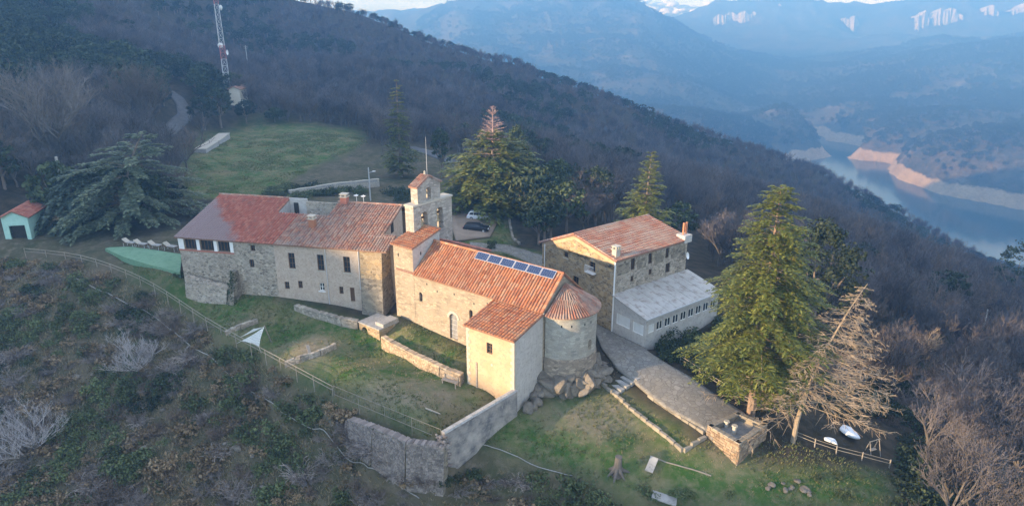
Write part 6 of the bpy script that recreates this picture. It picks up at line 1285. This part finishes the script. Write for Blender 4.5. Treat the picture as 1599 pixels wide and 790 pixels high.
for pix, kd, n, s in (([(700,738),(760,745),(830,758),(900,768),(985,785)], 'rusty_bush', 0, 1.0), ([(1045,560),(1020,540),(1060,545)], 'dark_bush', 5, 1.2), ([(283,430),(290,425)], 'dark_bush', 3, .5), ([(765,385),(772,392)], 'dark_bush', 3, .6), ([(538,655),(545,672),(556,688),(575,705),(600,722),(628,742),(660,752)], 'bare_bramble', 26, 1.0), ([(535,650),(552,684),(560,700),(640,752)], 'rusty_bush', 10, 1.0), ([(700,755),(720,752),(745,742)], 'dark_bush', 4, .8)):
    for k in range(n):
        q = rnd.choice(pix); g_ = G(q[0] + rnd.uniform(-8, 8), q[1] + rnd.uniform(-4, 4)); put(kd, g_.x, g_.y, g_.z, s * rnd.uniform(.8, 1.2))
# ivy and dark creeper on the terrace corner
ivy = thing('creeper', 'dark creeper mounded against the terrace corner of the inn', 'creeper', G(1035, 545)); rnd2 = random.Random(6); m = MB()
for k in range(90): c = Vector((rnd2.uniform(-1.2, 5.5), rnd2.uniform(-.6, 1.2) + .0, 0)); c = Vector((c.x * .62 + .2, c.x * .8 + c.y, rnd2.uniform(0, 2.3) * (1 - abs(c.x - 1) / 8))); leafcloud(m, c, (.7, .7, .5), 22, .15, rnd2)
m.build('leaves', M['ivy'], ivy)
# grass: one mesh of blades
xs, ys = scatter(230000, -75, 60, 34, 200); zs = ground_z(xs, ys); sx, sy = proj(xs, ys, zs)
inL = np.zeros(len(xs), bool)
for q in (LAWN, MEADOW, GARDEN, YARD, [(1080,690),(1250,690),(1390,745),(1390,800),(1000,800)], [(940,540),(985,590),(950,605),(935,590)], [(230,400),(300,440),(440,470),(400,540),(345,522)]): inL |= inpoly(sx, sy, q)
PATHS = [(925,505),(1003,544),(1080,594),(1178,665),(1112,690),(1040,641),(962,578)]
inL &= ~inpoly(sx, sy, PATHS) & (np.hypot(xs, ys - 70) < 140) & ~inpoly(sx, sy, [(700,318),(770,322),(770,372),(712,378)])
cover = fbm(xs / 3.5, ys / 3.5, 4, 31)
inL &= rs.rand(len(xs)) < np.clip((cover - .28) * 3.2, .12, 1)
rough = inpoly(sx, sy, SLOPE) & (rs.rand(len(xs)) < .55)
def blades(name, xs, ys, zs, h, mt, label, n=4):
    N_ = len(xs); v = np.zeros((N_, n, 3, 3), np.float32); a = rs.uniform(0, 6.28, (N_, n)); r_ = rs.uniform(0, .16, (N_, n)); hh = h * rs.uniform(.5, 1.3, (N_, n)); b = rs.uniform(0, 6.28, (N_, n)); lw = rs.uniform(.03, .06, (N_, n))
    cx, cy = xs[:, None] + np.cos(a) * r_, ys[:, None] + np.sin(a) * r_
    v[..., 0, 0] = cx - np.cos(b) * lw; v[..., 0, 1] = cy - np.sin(b) * lw; v[..., 0, 2] = zs[:, None] - .03; v[..., 1, 0] = cx + np.cos(b) * lw; v[..., 1, 1] = cy + np.sin(b) * lw; v[..., 1, 2] = zs[:, None] - .03
    v[..., 2, 0] = cx + np.cos(a) * hh * .7; v[..., 2, 1] = cy + np.sin(a) * hh * .7; v[..., 2, 2] = zs[:, None] + hh
    me = bpy.data.meshes.new(name); V = v.reshape(-1, 3); nf = len(V) // 3; me.vertices.add(len(V)); me.vertices.foreach_set('co', V.ravel()); me.loops.add(len(V)); me.loops.foreach_set('vertex_index', np.arange(len(V), dtype=np.int32)); me.polygons.add(nf); me.polygons.foreach_set('loop_start', np.arange(0, len(V), 3, dtype=np.int32)); me.polygons.foreach_set('loop_total', np.full(nf, 3, np.int32)); me.update(calc_edges=True); me.materials.append(mt)
    o = bpy.data.objects.new(name, me); C.objects.link(o); o['kind'] = 'stuff'; o['label'] = label; o['category'] = 'grass'; return o
bare_v = np.array([0.0]); lush = cover > .46
blades('grass', xs[inL & lush], ys[inL & lush], zs[inL & lush], .20, M['grass'], 'short green grass on the lawns around the church')
sel = inL & ~lush; blades('dry_grass', xs[sel], ys[sel], zs[sel], .15, M['dry_grass'], 'short straw coloured grass on the worn patches of lawn')
blades('rough_grass', xs[rough], ys[rough], zs[rough], .42, M['dry_grass'], 'long dry grass on the rough slope below the lawn', 5)
# ---------------------------------------------------------------- air
hm, n_, l_, b_ = newmat('haze_air'); n_.remove(b_); pv = n_.new('ShaderNodeVolumePrincipled'); pv.inputs['Color'].default_value = (.19, .48, 1.0, 1); pv.inputs['Absorption Color'].default_value = (.3, .3, .3, 1); pv.inputs['Density'].default_value = 0.00067; pv.inputs['Anisotropy'].default_value = .3
l_.new(pv.outputs[0], n_['Material Output'].inputs['Volume']); m = MB(); m.box(-1950, 3050, -700, 4330, -275, 215); hzo = m.build('haze', hm); hzo['kind'] = 'stuff'
# bank of low cloud lying on the far plateau, beyond the haze
rnd = random.Random(17); m = MB(); M['cloud'] = plain('low_cloud', (.9, .9, .9), rough=1, spec=0)
c0, c1 = Vector(atY(965, 10, 4600)), Vector(atY(1190, 16, 4600))
for k in range(90):
    t = k / 89; c = c0.lerp(c1, t); e = .35 + .65 * math.sin(math.pi * t) ** .7; r_ = rnd.uniform(22, 55) * e; i = len(m.v)
    m.lathe([(0.01, -r_ * .5), (r_ * .8, -r_ * .3), (r_, 0), (r_ * .8, r_ * .32), (.01, r_ * .5)], (c.x + rnd.gauss(0, 14), c.y + rnd.gauss(0, 60), c.z + rnd.gauss(0, 26) * e - 8), 12)
cl = m.build('cloud_bank', M['cloud'], smooth=True); cl['kind'] = 'structure'
